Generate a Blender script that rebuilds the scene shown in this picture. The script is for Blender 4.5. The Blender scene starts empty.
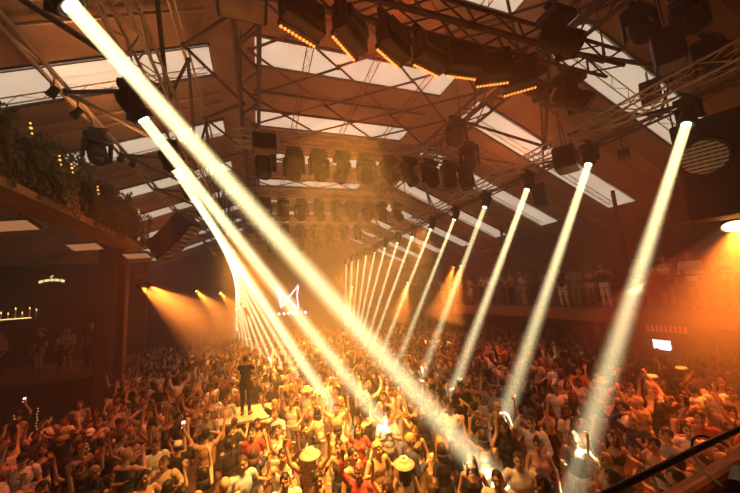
import bpy, bmesh, math, random
import numpy as np
from mathutils import Vector as V, Matrix, Quaternion
R0 = random.Random(7)
SC = bpy.context.scene
COL = SC.collection
PI = math.pi

# ------------------------------------------------------------------ camera solution (from the vanishing points of the hall)
FPX, W, Hh = 312.0, 740, 493
EYE = V((0, 0, 5.1))
CY = V((258-370, 300-246.5, FPX)).normalized()
CX = V((860, -17, FPX)); CX = (CX - CY*CX.dot(CY)).normalized()
CZ = CX.cross(CY)
if CZ.y > 0: CZ = -CZ
def ray(px, py):
    d = V((px-370, py-246.5, FPX)); return V((CX.dot(d), CY.dot(d), CZ.dot(d)))
def onz(px, py, z):
    d = ray(px, py); return EYE + d*((z-EYE.z)/d.z)
def onx(px, py, x):
    d = ray(px, py); return EYE + d*(x/d.x)
def ony(px, py, y):
    d = ray(px, py); return EYE + d*(y/d.y)
def proj(p):
    q = V(p)-EYE; c = CX*q.x + CY*q.y + CZ*q.z
    return (370+FPX*c.x/c.z, 246.5+FPX*c.y/c.z, c.z) if c.z > .05 else (-9e9, -9e9, c.z)

# ------------------------------------------------------------------ mesh helpers
def frame(d):
    d = V(d).normalized(); a = V((0, 0, 1)) if abs(d.z) < .9 else V((1, 0, 0))
    u = d.cross(a).normalized(); return u, d.cross(u).normalized(), d
class MB:
    def __init__(s): s.v = []; s.f = []; s.m = []; s.cur = 0
    def add(s, vs, fs):
        b = len(s.v); s.v += [tuple(p) for p in vs]
        for f in fs: s.f.append(tuple(b+i for i in f)); s.m.append(s.cur)
        return s
    def box(s, c, d, M=None):
        c = V(c); h = V(d)/2
        vs = [V((x*h.x, y*h.y, z*h.z)) for x in (-1, 1) for y in (-1, 1) for z in (-1, 1)]
        vs = [(M @ p if M else p)+c for p in vs]
        return s.add(vs, [(0,1,3,2),(4,6,7,5),(0,4,5,1),(2,3,7,6),(0,2,6,4),(1,5,7,3)])
    def hexa(s, q0, q1):
        "box between two quads"
        return s.add(list(q0)+list(q1), [(3,2,1,0),(4,5,6,7),(0,1,5,4),(1,2,6,5),(2,3,7,6),(3,0,4,7)])
    def bevbox(s, c, d, b, M=None):
        c = V(c); h = V(d)/2; vs = []; fs = []
        bm = bmesh.new(); bmesh.ops.create_cube(bm, size=1)
        for v in bm.verts: v.co = V((v.co.x*d[0], v.co.y*d[1], v.co.z*d[2]))
        bmesh.ops.bevel(bm, geom=list(bm.edges), offset=b, segments=2, affect='EDGES', profile=.6)
        bm.verts.index_update()
        vs = [(M @ v.co if M else v.co.copy())+c for v in bm.verts]; fs = [[v.index for v in f.verts] for f in bm.faces]
        bm.free(); return s.add(vs, fs)
    def tube(s, p0, p1, r0, r1=None, n=6):
        r1 = r0 if r1 is None else r1; p0 = V(p0); p1 = V(p1); u, w, d = frame(p1-p0)
        vs = []
        for p, r in ((p0, r0), (p1, r1)):
            for k in range(n):
                a = 2*PI*k/n; vs.append(p+u*(r*math.cos(a))+w*(r*math.sin(a)))
        fs = [(k, (k+1) % n, n+(k+1) % n, n+k) for k in range(n)]
        fs += [tuple(range(n-1, -1, -1)), tuple(range(n, 2*n))]
        return s.add(vs, fs)
    def path(s, pts, r, n=6, closed=False):
        pts = [V(p) for p in pts]; N = len(pts); vs = []; fs = []
        for i, p in enumerate(pts):
            d = (pts[(i+1) % N]-pts[i-1]) if closed else pts[min(i+1, N-1)]-pts[max(i-1, 0)]
            u, w, _ = frame(d)
            for k in range(n):
                a = 2*PI*k/n; vs.append(p+u*(r*math.cos(a))+w*(r*math.sin(a)))
        for i in range(N if closed else N-1):
            for k in range(n):
                j = (i+1) % N; fs.append((i*n+k, i*n+(k+1) % n, j*n+(k+1) % n, j*n+k))
        if not closed: fs += [tuple(range(n-1, -1, -1)), tuple(range((N-1)*n, N*n))]
        return s.add(vs, fs)
    def lathe(s, prof, n=16, M=None, c=(0, 0, 0)):
        "prof: (radius, z) list, closed by caps"
        vs = []; fs = []; c = V(c)
        for r, z in prof:
            for k in range(n):
                a = 2*PI*k/n; p = V((r*math.cos(a), r*math.sin(a), z)); vs.append((M @ p if M else p)+c)
        for i in range(len(prof)-1):
            for k in range(n): fs.append((i*n+k, i*n+(k+1) % n, (i+1)*n+(k+1) % n, (i+1)*n+k))
        fs += [tuple(range(n-1, -1, -1)), tuple(range((len(prof)-1)*n, len(prof)*n))]
        return s.add(vs, fs)
    def ball(s, c, r, n=12, m=8, M=None):
        "ellipsoid r=(x,y,z)"
        r = V(r) if hasattr(r, '__len__') else V((r, r, r)); c = V(c); vs = [V((0, 0, -r.z))]; fs = []
        for i in range(1, m):
            t = PI*i/m-PI/2
            for k in range(n):
                a = 2*PI*k/n; vs.append(V((r.x*math.cos(t)*math.cos(a), r.y*math.cos(t)*math.sin(a), r.z*math.sin(t))))
        vs.append(V((0, 0, r.z))); L = len(vs)-1
        for k in range(n):
            fs.append((0, 1+(k+1) % n, 1+k)); fs.append((L, L-n+k, L-n+(k+1) % n))
        for i in range(m-2):
            for k in range(n):
                fs.append((1+i*n+k, 1+i*n+(k+1) % n, 1+(i+1)*n+(k+1) % n, 1+(i+1)*n+k))
        return s.add([(M @ p if M else p)+c for p in vs], fs)
    def mesh(s, name, mats=(), smooth=False):
        me = bpy.data.meshes.new(name); me.from_pydata(s.v, [], s.f)
        for m in (mats if isinstance(mats, (list, tuple)) else [mats]): me.materials.append(m)
        if any(s.m): me.polygons.foreach_set('material_index', s.m)
        if smooth: me.polygons.foreach_set('use_smooth', [True]*len(s.f))
        me.update(); return me
    def build(s, name, mats=(), parent=None, smooth=False, loc=None):
        return link(name, s.mesh(name, mats, smooth), parent, loc)
def link(name, me, parent=None, loc=None, mat=None):
    o = bpy.data.objects.new(name, me); COL.objects.link(o)
    if parent is not None: o.parent = parent
    if loc is not None: o.location = loc
    if mat is not None and me is not None:
        for i, m in enumerate(mat if isinstance(mat, (list, tuple)) else [mat]):
            o.material_slots[i].link = 'OBJECT'; o.material_slots[i].material = m
    return o
def tag(o, label=None, cat=None, group=None, kind=None):
    for k, v in (('label', label), ('category', cat), ('group', group), ('kind', kind)):
        if v: o[k] = v
    return o
def empty(name, loc, label=None, cat=None, group=None, rz=0):
    o = bpy.data.objects.new(name, None); COL.objects.link(o); o.location = loc; o.rotation_euler = (0, 0, rz)
    o.empty_display_size = .1
    return tag(o, label, cat, group)
def struct(name, mb, mats, label=None, smooth=False):
    o = mb.build(name, mats, smooth=smooth); o['kind'] = 'structure'
    if label: o['label'] = label; 
    return o

# ------------------------------------------------------------------ materials
def mat(name, col, rough=.7, metal=0, noise=.25, scale=6, bump=0, emit=None, es=0, spec=.3):
    m = bpy.data.materials.new(name); m.use_nodes = True; nt = m.node_tree; b = nt.nodes['Principled BSDF']
    b.inputs['Roughness'].default_value = rough; b.inputs['Metallic'].default_value = metal
    b.inputs['Specular IOR Level'].default_value = spec
    c = (*col, 1)
    if noise:
        tc = nt.nodes.new('ShaderNodeTexCoord'); no = nt.nodes.new('ShaderNodeTexNoise'); no.inputs['Scale'].default_value = scale; no.inputs['Detail'].default_value = 5
        rp = nt.nodes.new('ShaderNodeValToRGB'); nt.links.new(tc.outputs['Object'], no.inputs['Vector']); nt.links.new(no.outputs['Fac'], rp.inputs['Fac'])
        rp.color_ramp.elements[0].position = .3; rp.color_ramp.elements[1].position = .72
        rp.color_ramp.elements[0].color = (*[x*(1-noise) for x in col], 1); rp.color_ramp.elements[1].color = (*[min(1, x*(1+noise)) for x in col], 1)
        nt.links.new(rp.outputs['Color'], b.inputs['Base Color'])
        if bump:
            bp = nt.nodes.new('ShaderNodeBump'); bp.inputs['Strength'].default_value = bump; nt.links.new(no.outputs['Fac'], bp.inputs['Height']); nt.links.new(bp.outputs['Normal'], b.inputs['Normal'])
    else: b.inputs['Base Color'].default_value = c
    if emit:
        m.use_nodes = True
        b.inputs['Emission Color'].default_value = (*emit, 1); b.inputs['Emission Strength'].default_value = es
        if es and name != 'skylight': m.cycles.emission_sampling = 'NONE'
    return m
def volmat(name, col, dens, g=0.0):
    m = bpy.data.materials.new(name); m.use_nodes = True; nt = m.node_tree
    nt.nodes.remove(nt.nodes['Principled BSDF'])
    v = nt.nodes.new('ShaderNodeVolumeScatter'); v.inputs['Color'].default_value = (*col, 1); v.inputs['Density'].default_value = dens; v.inputs['Anisotropy'].default_value = g
    nt.links.new(v.outputs[0], nt.nodes['Material Output'].inputs['Volume'])
    m.cycles.volume_sampling = 'EQUIANGULAR' if hasattr(m.cycles, 'volume_sampling') else 'MULTIPLE_IMPORTANCE'
    return m
HAZE, E_BEAM, E_FILL, E_UP = .025, 40.0, 4500.0, 250.0
# ------------------------------------------------------------------ materials
M = {}
def mk(n, *a, **k): M[n] = mat(n, *a, **k)
mk('roof', (.46, .27, .15), .8, noise=.18, scale=.9)
mk('wall', (.20, .10, .07), .85, noise=.3, scale=1.3, bump=.1)
mk('darkwall', (.10, .06, .055), .85, noise=.3, scale=2)
mk('floor', (.12, .075, .055), .5, noise=.3, scale=3)
mk('slab', (.22, .10, .065), .7, noise=.2, scale=2)
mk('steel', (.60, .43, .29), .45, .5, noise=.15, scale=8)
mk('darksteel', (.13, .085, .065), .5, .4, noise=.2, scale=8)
mk('black', (.018, .015, .015), .5, noise=.2, scale=12)
mk('blackgloss', (.02, .018, .018), .25, noise=0)
mk('grille', (.22, .19, .18), .5, .5, noise=.2, scale=30)
mk('skylight', (.8, .74, .62), .6, noise=0, emit=(1, .80, .56), es=.62)
# the daylit fabric is a little uneven
_nt = M['skylight'].node_tree; _b = _nt.nodes['Principled BSDF']
_tc = _nt.nodes.new('ShaderNodeTexCoord'); _n = _nt.nodes.new('ShaderNodeTexNoise'); _n.inputs['Scale'].default_value = .7
_r = _nt.nodes.new('ShaderNodeMapRange'); _r.inputs['To Min'].default_value = .48; _r.inputs['To Max'].default_value = .88
_nt.links.new(_tc.outputs['Object'], _n.inputs['Vector']); _nt.links.new(_n.outputs['Fac'], _r.inputs['Value']); _nt.links.new(_r.outputs['Result'], _b.inputs['Emission Strength'])
mk('lens', (.9, .85, .7), .2, noise=0, emit=(1, .88, .55), es=9)
mk('lensoff', (.05, .04, .035), .1, noise=0, spec=.6)
mk('amberlens', (.9, .5, .2), .2, noise=0, emit=(1, .55, .14), es=14)
mk('bulb', (.9, .4, .1), .3, noise=0, emit=(1, .33, .05), es=1.9)
mk('heater', (.6, .35, .2), .5, noise=.1, scale=5, emit=(1, .42, .16), es=.42)
mk('gold', (.9, .6, .2), .3, noise=0, emit=(1, .48, .09), es=1.7)
mk('goldsign', (.9, .8, .3), .3, noise=0, emit=(1, .80, .28), es=1.6)
mk('flame', (1, .7, .3), .3, noise=0, emit=(1, .62, .2), es=4)
mk('neon', (1, .95, .95), .3, noise=0, emit=(1, .88, .92), es=4)
mk('screen', (1, 1, 1), .3, noise=0, emit=(1, .97, .93), es=2.5)
mk('phonescreen', (1, 1, 1), .3, noise=0, emit=(.95, .97, 1), es=2.5)
mk('redlit', (.6, .1, .05), .4, noise=.3, scale=30, emit=(1, .12, .042), es=.6)  # red bar light put into bottles and shelf strip as emission
mk('wood', (.34, .19, .10), .6, noise=.35, scale=4, bump=.1)
mk('darkwood', (.13, .07, .05), .5, noise=.35, scale=4)
mk('board', (.62, .55, .44), .6, noise=.15, scale=3)
mk('leafmat', (.17, .14, .05), .6, noise=.45, scale=5)
mk('stem', (.12, .09, .04), .8)
mk('pillar', (.12, .055, .045), .6, noise=.25, scale=2)
mk('hair_black', (.022, .016, .014), .5, noise=0)
mk('straw', (.66, .53, .34), .8, noise=.15, scale=40)
mk('glassy', (.75, .6, .4), .1, noise=0, spec=.8)
mk('bottle', (.25, .10, .05), .15, noise=0, spec=.8)

# ------------------------------------------------------------------ the hall
FLZ = .65                                                                # level of the dance floor
def zroof(x):
    P = [(-12.2, 7.48), (-.94, 11.8), (0, 12.3), (6.7, 12.3), (7.34, 11.5), (16.2, 7.5)]
    for (a, za), (b, zb) in zip(P, P[1:]):
        if x <= b: return za+(zb-za)*(x-a)/(b-a)
    return P[-1][1]
struct('floor', MB().box((2, 15.7, FLZ-.1), (29, 37.6, .2)), M['floor'])
struct('wall_left', MB().box((-12.1, 15.7, 3.9), (.2, 37.6, 7.8)), M['wall'])
struct('wall_right', MB().box((16.1, 15.7, 3.9), (.2, 37.6, 7.8)), M['wall'])
struct('wall_far', MB().box((2, 34.1, 6.2), (28.4, .2, 12.6)), M['wall'])
struct('wall_near', MB().box((2, -2.7, 6.2), (28.4, .2, 12.6)), M['wall'])
xs = [-12.2, -.94, 0, 6.7, 7.34, 16.2]
for i, nm in enumerate(('ceiling_left', 'trim_1', 'ceiling', 'trim_2', 'ceiling_right')):
    a, b = xs[i], xs[i+1]; za, zb = zroof(a), zroof(b)
    struct(nm, MB().hexa([(a, -2.8, za), (b, -2.8, zb), (b, 34.2, zb), (a, 34.2, za)], [(a, -2.8, za+.12), (b, -2.8, zb+.12), (b, 34.2, zb+.12), (a, 34.2, za+.12)]), M['roof'])
def slab_on_roof(mb, x0, x1, y0, y1, d0, d1):
    mb.hexa([(x0, y0, zroof(x0)-d1), (x1, y0, zroof(x1)-d1), (x1, y1, zroof(x1)-d1), (x0, y1, zroof(x0)-d1)], [(x0, y0, zroof(x0)-d0), (x1, y0, zroof(x1)-d0), (x1, y1, zroof(x1)-d0), (x0, y1, zroof(x0)-d0)])
k = 0
for yc in (5.04, 8.64, 12.24, 15.84, 19.44, 23.04, 26.64, 30.24):
    for x0, x1 in ((-8.2, -1.1), (.05, 6.62), (7.45, 14.9)):
        k += 1; mb = MB(); slab_on_roof(mb, x0, x1, yc-.55, yc+.55, .0, .02)
        w = struct('window_%d' % k, mb, M['skylight'])
        mb = MB()
        for y in (yc-.58, yc+.58): slab_on_roof(mb, x0-.05, x1+.05, y-.04, y+.04, .0, .06)
        mb.build('skylight_frame', M['darksteel'], w)
# roof purlins (pairs of thin tubes under the fabric) and joists under the skylights
k = 2
for yc in (1.44, 5.04, 8.64, 12.24, 15.84, 19.44, 23.04, 26.64):
    for x0, x1 in ((-11.9, -1.0), (7.4, 15.8)):
        k += 1; mb = MB()
        for dy in (1.35, 1.85): mb.tube((x0, yc+dy, zroof(x0)-.14), (x1, yc+dy, zroof(x1)-.14), .04)
        struct('trim_%d' % k, mb, M['steel'])
    k += 1; mb = MB()
    mb.tube((0, yc+1.8, 12.22), (6.7, yc+1.8, 12.22), .042)
    struct('trim_%d' % k, mb, M['darksteel'])

# ------------------------------------------------------------------ trusses
def truss(label, p0, p1, s=.29, flat=False, step=.5, r=.034, m='steel', group=None, side=None, cat='truss'):
    p0 = V(p0); p1 = V(p1); t = empty('lighting_truss', p0, label, cat, group); d = p1-p0; L = d.length; u = d.normalized()
    up = V((0, 0, 1)) if side is None else V(side); up = (up-u*up.dot(u)).normalized(); sd = u.cross(up)
    cs = [(-.5, -.5), (.5, -.5), (.5, .5), (-.5, .5)] if not flat else [(0, -.5), (0, .5)]
    C = [sd*(a*s)+up*(b*s) for a, b in cs]
    for c in C: MB().tube(c, c+d, r, n=6).build('chord', M[m], t)
    mb = MB(); n = max(2, int(L/step)); faces = [(0, 1), (1, 2), (2, 3), (3, 0)] if not flat else [(0, 1)]
    for a, b in faces:
        for i in range(n):
            x, y = (a, b) if i % 2 else (b, a)
            mb.tube(C[x]+u*(L*i/n), C[y]+u*(L*(i+1)/n), r*.55, n=4)
    mb.build('lacing', M[m], t); return t
rows_y = [3.5, 7.9, 12.3, 16.7, 21.1, 25.5]
ordn = ['first', 'second', 'third', 'fourth', 'fifth', 'sixth', 'seventh', 'eighth', 'ninth', 'tenth', 'eleventh', 'twelfth', 'thirteenth', 'fourteenth']
for i, y in enumerate(rows_y):
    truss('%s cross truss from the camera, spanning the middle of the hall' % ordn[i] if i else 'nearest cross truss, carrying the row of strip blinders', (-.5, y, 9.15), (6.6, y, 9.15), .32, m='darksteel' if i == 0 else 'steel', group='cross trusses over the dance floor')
for x, nm in ((-1.6, 'long truss carrying the left-hand row of beam lamps'), (8.35, 'long truss carrying the right-hand row of beam lamps')):
    truss(nm, (x, .5, 8.92), (x, 31.5, 8.92), .34, r=.028, group='long trusses', m='steel')
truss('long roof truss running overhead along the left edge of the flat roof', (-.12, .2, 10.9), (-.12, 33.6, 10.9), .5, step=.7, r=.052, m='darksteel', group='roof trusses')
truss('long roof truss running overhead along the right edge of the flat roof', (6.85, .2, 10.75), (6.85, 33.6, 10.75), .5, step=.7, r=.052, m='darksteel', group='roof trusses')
truss('flat ladder truss above the ivy header, under the left roof slope', (-3.75, .5, 9.75), (-3.75, 33, 9.75), .15, flat=True, m='steel', side=(1, 0, .4), step=.8, r=.048)
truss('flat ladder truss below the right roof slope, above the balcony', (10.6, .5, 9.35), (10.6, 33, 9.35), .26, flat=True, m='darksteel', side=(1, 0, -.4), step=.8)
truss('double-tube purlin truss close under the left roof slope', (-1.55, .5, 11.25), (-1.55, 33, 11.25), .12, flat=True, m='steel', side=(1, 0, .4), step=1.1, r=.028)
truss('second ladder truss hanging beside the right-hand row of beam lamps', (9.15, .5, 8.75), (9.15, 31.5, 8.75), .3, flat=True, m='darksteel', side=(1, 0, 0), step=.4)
for i, yc in enumerate((5.04, 8.64, 12.24, 15.84)):
    truss('thin lattice joist under the %s left skylight strip from the camera' % ordn[i], (-6.5, yc, zroof(-6.5)-.3), (-1.2, yc, zroof(-1.2)-.3), .22, flat=True, r=.016, step=.32, side=(0, 1, 0), group='lattice joists')
    truss('thin lattice joist under the %s right skylight strip from the camera' % ordn[i], (7.6, yc, zroof(7.6)-.3), (14.3, yc, zroof(14.3)-.3), .22, flat=True, r=.016, step=.32, side=(0, 1, 0), group='lattice joists')
# zig-zag braces
def brace(pts, label, r=.048, m='darksteel'):
    mb = MB()
    for a, b in zip(pts, pts[1:]): mb.tube(a, b, r, n=6)
    for p in pts: mb.ball(p, r*1.7, 8, 6)
    o = mb.build('roof_brace', M[m]); tag(o, label, 'brace', 'zigzag roof braces')
def zig(a, b, y0, y1, st): 
    out = []; y = y0; i = 0
    while y < y1: out.append((*(a if i % 2 == 0 else b)[:1], y, (a if i % 2 == 0 else b)[1])); y += st; i += 1
    return out
brace(zig((-3.75, 9.75), (-1.6, 9.1), 4.7, 32, 1.55), 'zigzag tube brace between the ladder truss over the ivy and the left lamp truss')
brace(zig((-1.6, 9.1), (-1.55, 11.2), 3.6, 32, 1.5), 'zigzag tube brace rising from the left lamp truss to the roof purlin', .042)
brace(zig((-1.55, 11.2), (-.3, 10.9), 4.4, 32, 1.6), 'zigzag tube brace between left purlin and left roof truss', .042)
brace(zig((8.35, 9.1), (6.9, 10.7), 3.2, 32, 1.7), 'zigzag tube brace between the right roof truss and right lamp truss', .045)
brace(zig((8.35, 9.1), (10.6, 9.35), 2.6, 32, 1.6), 'zigzag tube brace between the right lamp truss and the ladder truss by the balcony', .042)
brace(zig((8.6, 10.6), (10.6, 9.35), 2.9, 32, 1.9), 'zigzag tube brace just below the right roof slope', .04)
mk('redtube', (.42, .10, .06), .45, .3, noise=.15)
gx = [-.1, 2.2, 4.5, 6.8]
for i in range(3):
    brace(zig((gx[i], 11.3), (gx[i+1], 11.3), 3.9, 32, 1.8), ['zigzag brace under the flat roof, beside the left roof truss', 'zigzag brace under the middle of the flat roof', 'zigzag brace under the flat roof, beside the right roof truss'][i], .034, 'redtube' if i < 2 else 'darksteel')
    brace(zig((gx[i+1], 11.25), (gx[i], 11.25), 3.9, 32, 1.8), ['crossing zigzag brace under the flat roof, beside the left roof truss', 'crossing zigzag brace under the middle of the flat roof', 'crossing zigzag brace under the flat roof, beside the right roof truss'][i], .034, 'darksteel')
for i, x in enumerate((1.3, 2.9, 4.3)):
    truss(['slender lattice runner under the flat roof, nearest the left roof truss', 'slender lattice runner under the flat roof, along its middle', 'slender lattice runner under the flat roof, nearest the right roof truss'][i], (x, 2.4, 11.0-.25*i), (x, 30, 11.0-.25*i), .16, flat=True, r=.014, step=.3, m='redtube', side=(1, 0, 0))
# hangers: chains holding each cross truss
for i, y in enumerate(rows_y):
    for x, sd in ((-.3, 'left'), (6.4, 'right')):
        tag(MB().tube((x, y, 9.3), (x, y, 12.29), .016).build('hanger_chain', M['darksteel']), 'dark hanging chain at the %s end of the %s cross truss' % (sd, ordn[i]), 'chain', 'truss hangers')

# ------------------------------------------------------------------ lamps
def head_protos():
    b = MB(); b.bevbox((0, 0, 0), (.36, .30, .12), .025); b.tube((0, 0, .05), (0, 0, .14), .05, n=10); b.box((0, 0, .15), (.3, .06, .042))
    base = b.mesh('lamp_base', [M['black']])
    y = MB()
    for s in (-1, 1): y.bevbox((s*.20, 0, .02), (.05, .14, .36), .02)
    y.bevbox((0, 0, .215), (.45, .16, .05), .02)
    yoke = y.mesh('lamp_yoke', [M['black']])
    h = MB(); h.lathe([(.07, .24), (.125, .22), (.145, .12), (.15, -.02), (.14, -.06), (.14, -.10), (.155, -.12), (.15, -.22), (.138, -.245), (.125, -.245), (.12, -.22)][::-1], 20)
    for i in range(4): h.box((0, 0, .03+.045*i), (.31, .02, .014)); h.box((0, 0, .03+.045*i), (.02, .31, .014))
    head = h.mesh('lamp_head', [M['black']], False)
    ln = MB().lathe([(.04, -.215), (.078, -.22), (.08, -.236), (.06, -.243), (.03, -.247)][::-1], 20).mesh('lens', [M['lens']], True)
    return base, yoke, head, ln
PB = head_protos()
def moving_head(pivot, d, label, group, lit=None, sc=1.0):
    pivot = V(pivot); d = V(d).normalized(); t = empty('moving_head_lamp', pivot+V((0, 0, .36*sc)), label, 'stage light', group)
    t.scale = (sc,)*3
    pan = math.atan2(d.y, d.x)+PI/2
    o = link('base', PB[0], t, (0, 0, -.06))
    o = link('yoke', PB[1], t, (0, 0, -.36)); o.rotation_euler = (0, 0, pan)
    o = link('head', PB[2], t, (0, 0, -.36)); o.rotation_mode = 'QUATERNION'; q = V((0, 0, -1)).rotation_difference(d); o.rotation_quaternion = q
    l = link('lens', PB[3], o, None, lit or M['lensoff']); return t
LIGHTS = []; SHAFTS = []; CUT = []
def lamp(kind, name, p, d, e, col, **k):
    L = bpy.data.lights.new(name, kind); L.energy = e; L.color = col
    for a, b in k.items(): setattr(L, a, b)
    o = bpy.data.objects.new(name, L); COL.objects.link(o); o.location = p
    o.rotation_mode = 'QUATERNION'; o.rotation_quaternion = V((0, 0, -1)).rotation_difference(V(d).normalized()); LIGHTS.append(o); return o
BEAMCOL = (1, .81, .42)
M['amber_haze'] = volmat('amber_haze', (1, .92, .8), .11, .2)
M['shaft'] = volmat('shaft', (1, .97, .86), .095, .0)
SPREAD = math.radians(3.4)
def beam(i, side, P, D, E, L, hw=.088, spread=1.0):
    P = V(P); D = V(D).normalized(); row = 'left-hand' if side == 'l' else 'right-hand'; idx = ordn[i]
    moving_head(P-D*.24, D, '%s beam lamp from the camera on the %s long truss' % (idx, 'left' if side == 'l' else 'right'), 'beam lamps of the %s row' % row, M['lens'])
    sp = SPREAD*spread
    LB = lamp('AREA', 'beam_light', P+D*.012, D, E, BEAMCOL, shape='DISK', size=2*hw, spread=sp); LB['beam'] = 1
    u, w, _ = frame(D); mb = MB(); prof = [(hw*1.04, .02)]
    n = 8
    for j in range(1, n+1): z = .02+(L-.02)*j/n; prof.append((hw*1.04+z*math.tan(sp/2)*1.06, z))
    Mx = Matrix((u, w, D)).transposed()
    mb.lathe(prof, 20, Mx); CUT.append(MB().lathe([(prof[0][0]+.004, prof[0][1]-.004)]+[(r_+.004, z_) for r_, z_ in prof[1:-1]]+[(prof[-1][0]+.004, prof[-1][1]+.004)], 20, Mx, P))
    o = mb.build('light_shaft', M['shaft'], smooth=True, loc=P); SHAFTS.append((o, LB))
    tag(o, '%s pale yellow light shaft from the camera in the %s row' % (idx, row), 'light beam', 'light shafts of the %s row' % row)
def landing(P, px, drift):
    "the point on the sight line of a pixel where the shaft has drifted by DRIFT per metre of drop along the hall"
    d = ray(*px); P = V(P)
    # (y - Py) = drift*(Pz - z), with y = t*d.y, z = 5.1+t*d.z
    t = (P.y+drift*(P.z-5.1))/(d.y+drift*d.z); q = EYE+d*t; return q-P
right_low = [(586, 440), (500, 430), (455, 385), (422, 375), (397, 365), (381, 355), (371, 350), (366, 345), (359, 345), (356, 345), (354, 345), (351, 345), (348, 345), (345, 345)]
left_low = [(420, 398), (345, 375), (312, 375), (303, 368), (290, 362), (278, 358), (268, 354), (260, 352), (253, 350), (248, 348), (244, 347), (240, 346), (237, 345), (234, 345)]
YS = [3.37+2.03*i for i in range(14)]
for i in range(14):
    P = V((8.28, YS[i], 8.0)); D = landing(P, right_low[i], .17); u = D/-D.z
    BR = beam(i, 'r', P, D, 1.0, (P.z-FLZ-.35)*u.length, .088 if i < 4 else .07, (1.12, 1.1, 1.0, .95, .85, .75)[i] if i < 6 else .62)
    P = V((-1.62, YS[i], 8.0)); D = landing(P, left_low[i], .28); u = D/-D.z
    beam(i, 'l', P, D, 1.0, (P.z-FLZ-.35)*u.length, .085 if i < 3 else .06, (1.12, 1.0, .85, .75, .65)[i] if i < 5 else .45)
rr = random.Random(3)
px_rows = [(1, [.25, .95, 1.6, 2.25, 2.95, 3.65, 4.3, 5.0, 5.7, 6.3]), (2, [.3, 1.0, 1.7, 2.4, 3.1, 3.8, 4.5, 5.2, 5.9]), (3, [.6, 1.4, 2.2, 3.0, 3.8, 4.6, 5.4]), (4, [.8, 1.8, 2.8, 3.8, 4.8])]
for r, X in px_rows:
    for i, x in enumerate(X):
        d = (rr.uniform(-.5, .5), rr.uniform(-.7, .1), -1)
        moving_head((x, rows_y[r]-.02, 8.42), d, 'unlit black moving lamp, %s from the left under the %s cross truss' % (ordn[i], ordn[r]), 'unlit lamps under the %s cross truss' % ordn[r], None, 1.25)
# strip blinders on the nearest cross truss: a black housing with a row of amber bulbs along its lower front edge
bl = [((278, 25), (316, 48)), ((331, 35), (355, 62)), ((375, 48), (400, 70)), ((411, 64), (440, 78)), ((446, 76), (476, 80)), ((477, 87), (508, 83)), ((506, 96), (534, 88))]
bulb_me = MB().ball((0, 0, 0), (.022, .022, .018), 8, 6).mesh('bulb', [M['bulb']], True)
for i, (a, b) in enumerate(bl):
    A = onz(*a, 8.5); B = onz(*b, 8.5); c = (A+B)/2; ang = math.atan2((B-A).y, (B-A).x); Wd = .60
    t = empty('strip_blinder', c, '%s strip blinder from the left on the nearest cross truss, amber bulbs lit' % ordn[i], 'stage light', 'strip blinders on the nearest truss', ang)
    h = MB(); h.bevbox((0, -.13, .24), (Wd, .24, .42), .042); h.bevbox((0, -.035, .042), (Wd, .09, .06), .012); h.build('housing', M['black'], t)
    mb = MB()
    for s in (-1, 1): mb.box((s*(Wd/2+.02), -.13, .40), (.02, .06, .34))
    mb.box((0, -.13, .565), (Wd+.06, .06, .02)); mb.tube((0, -.13, .56), (0, -.10, .62), .03, n=8); mb.build('bracket', M['black'], t)
    for j in range(10): link('bulb', bulb_me, t, (-Wd/2+.05+j*(Wd-.1)/9, -.004, .0))
    fl = MB().bevbox((0, -.27, .3), (Wd*.8, .06, .2), .02).build('rear_flap', M['black'], t)
    lamp('SPOT', 'blinder_light', c+V((0, -.02, -.06)), (0, -.25, -1), 60, (1, .2, .042), spot_size=2.4, spot_blend=.8, shadow_soft_size=.15)
for (p, s, lab) in (((535, 88), .9, 'black square floodlight at the right end of the nearest cross truss'), ((572, 98), 1.15, 'big black floodlight hanging below the end of the nearest cross truss'), ((560, 40), 1.0, 'black lamp clamped on the right roof truss')):
    moving_head(onz(*p, 8.75), (.4, -.5, -.6), lab, None, None, s*1.25)
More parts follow.
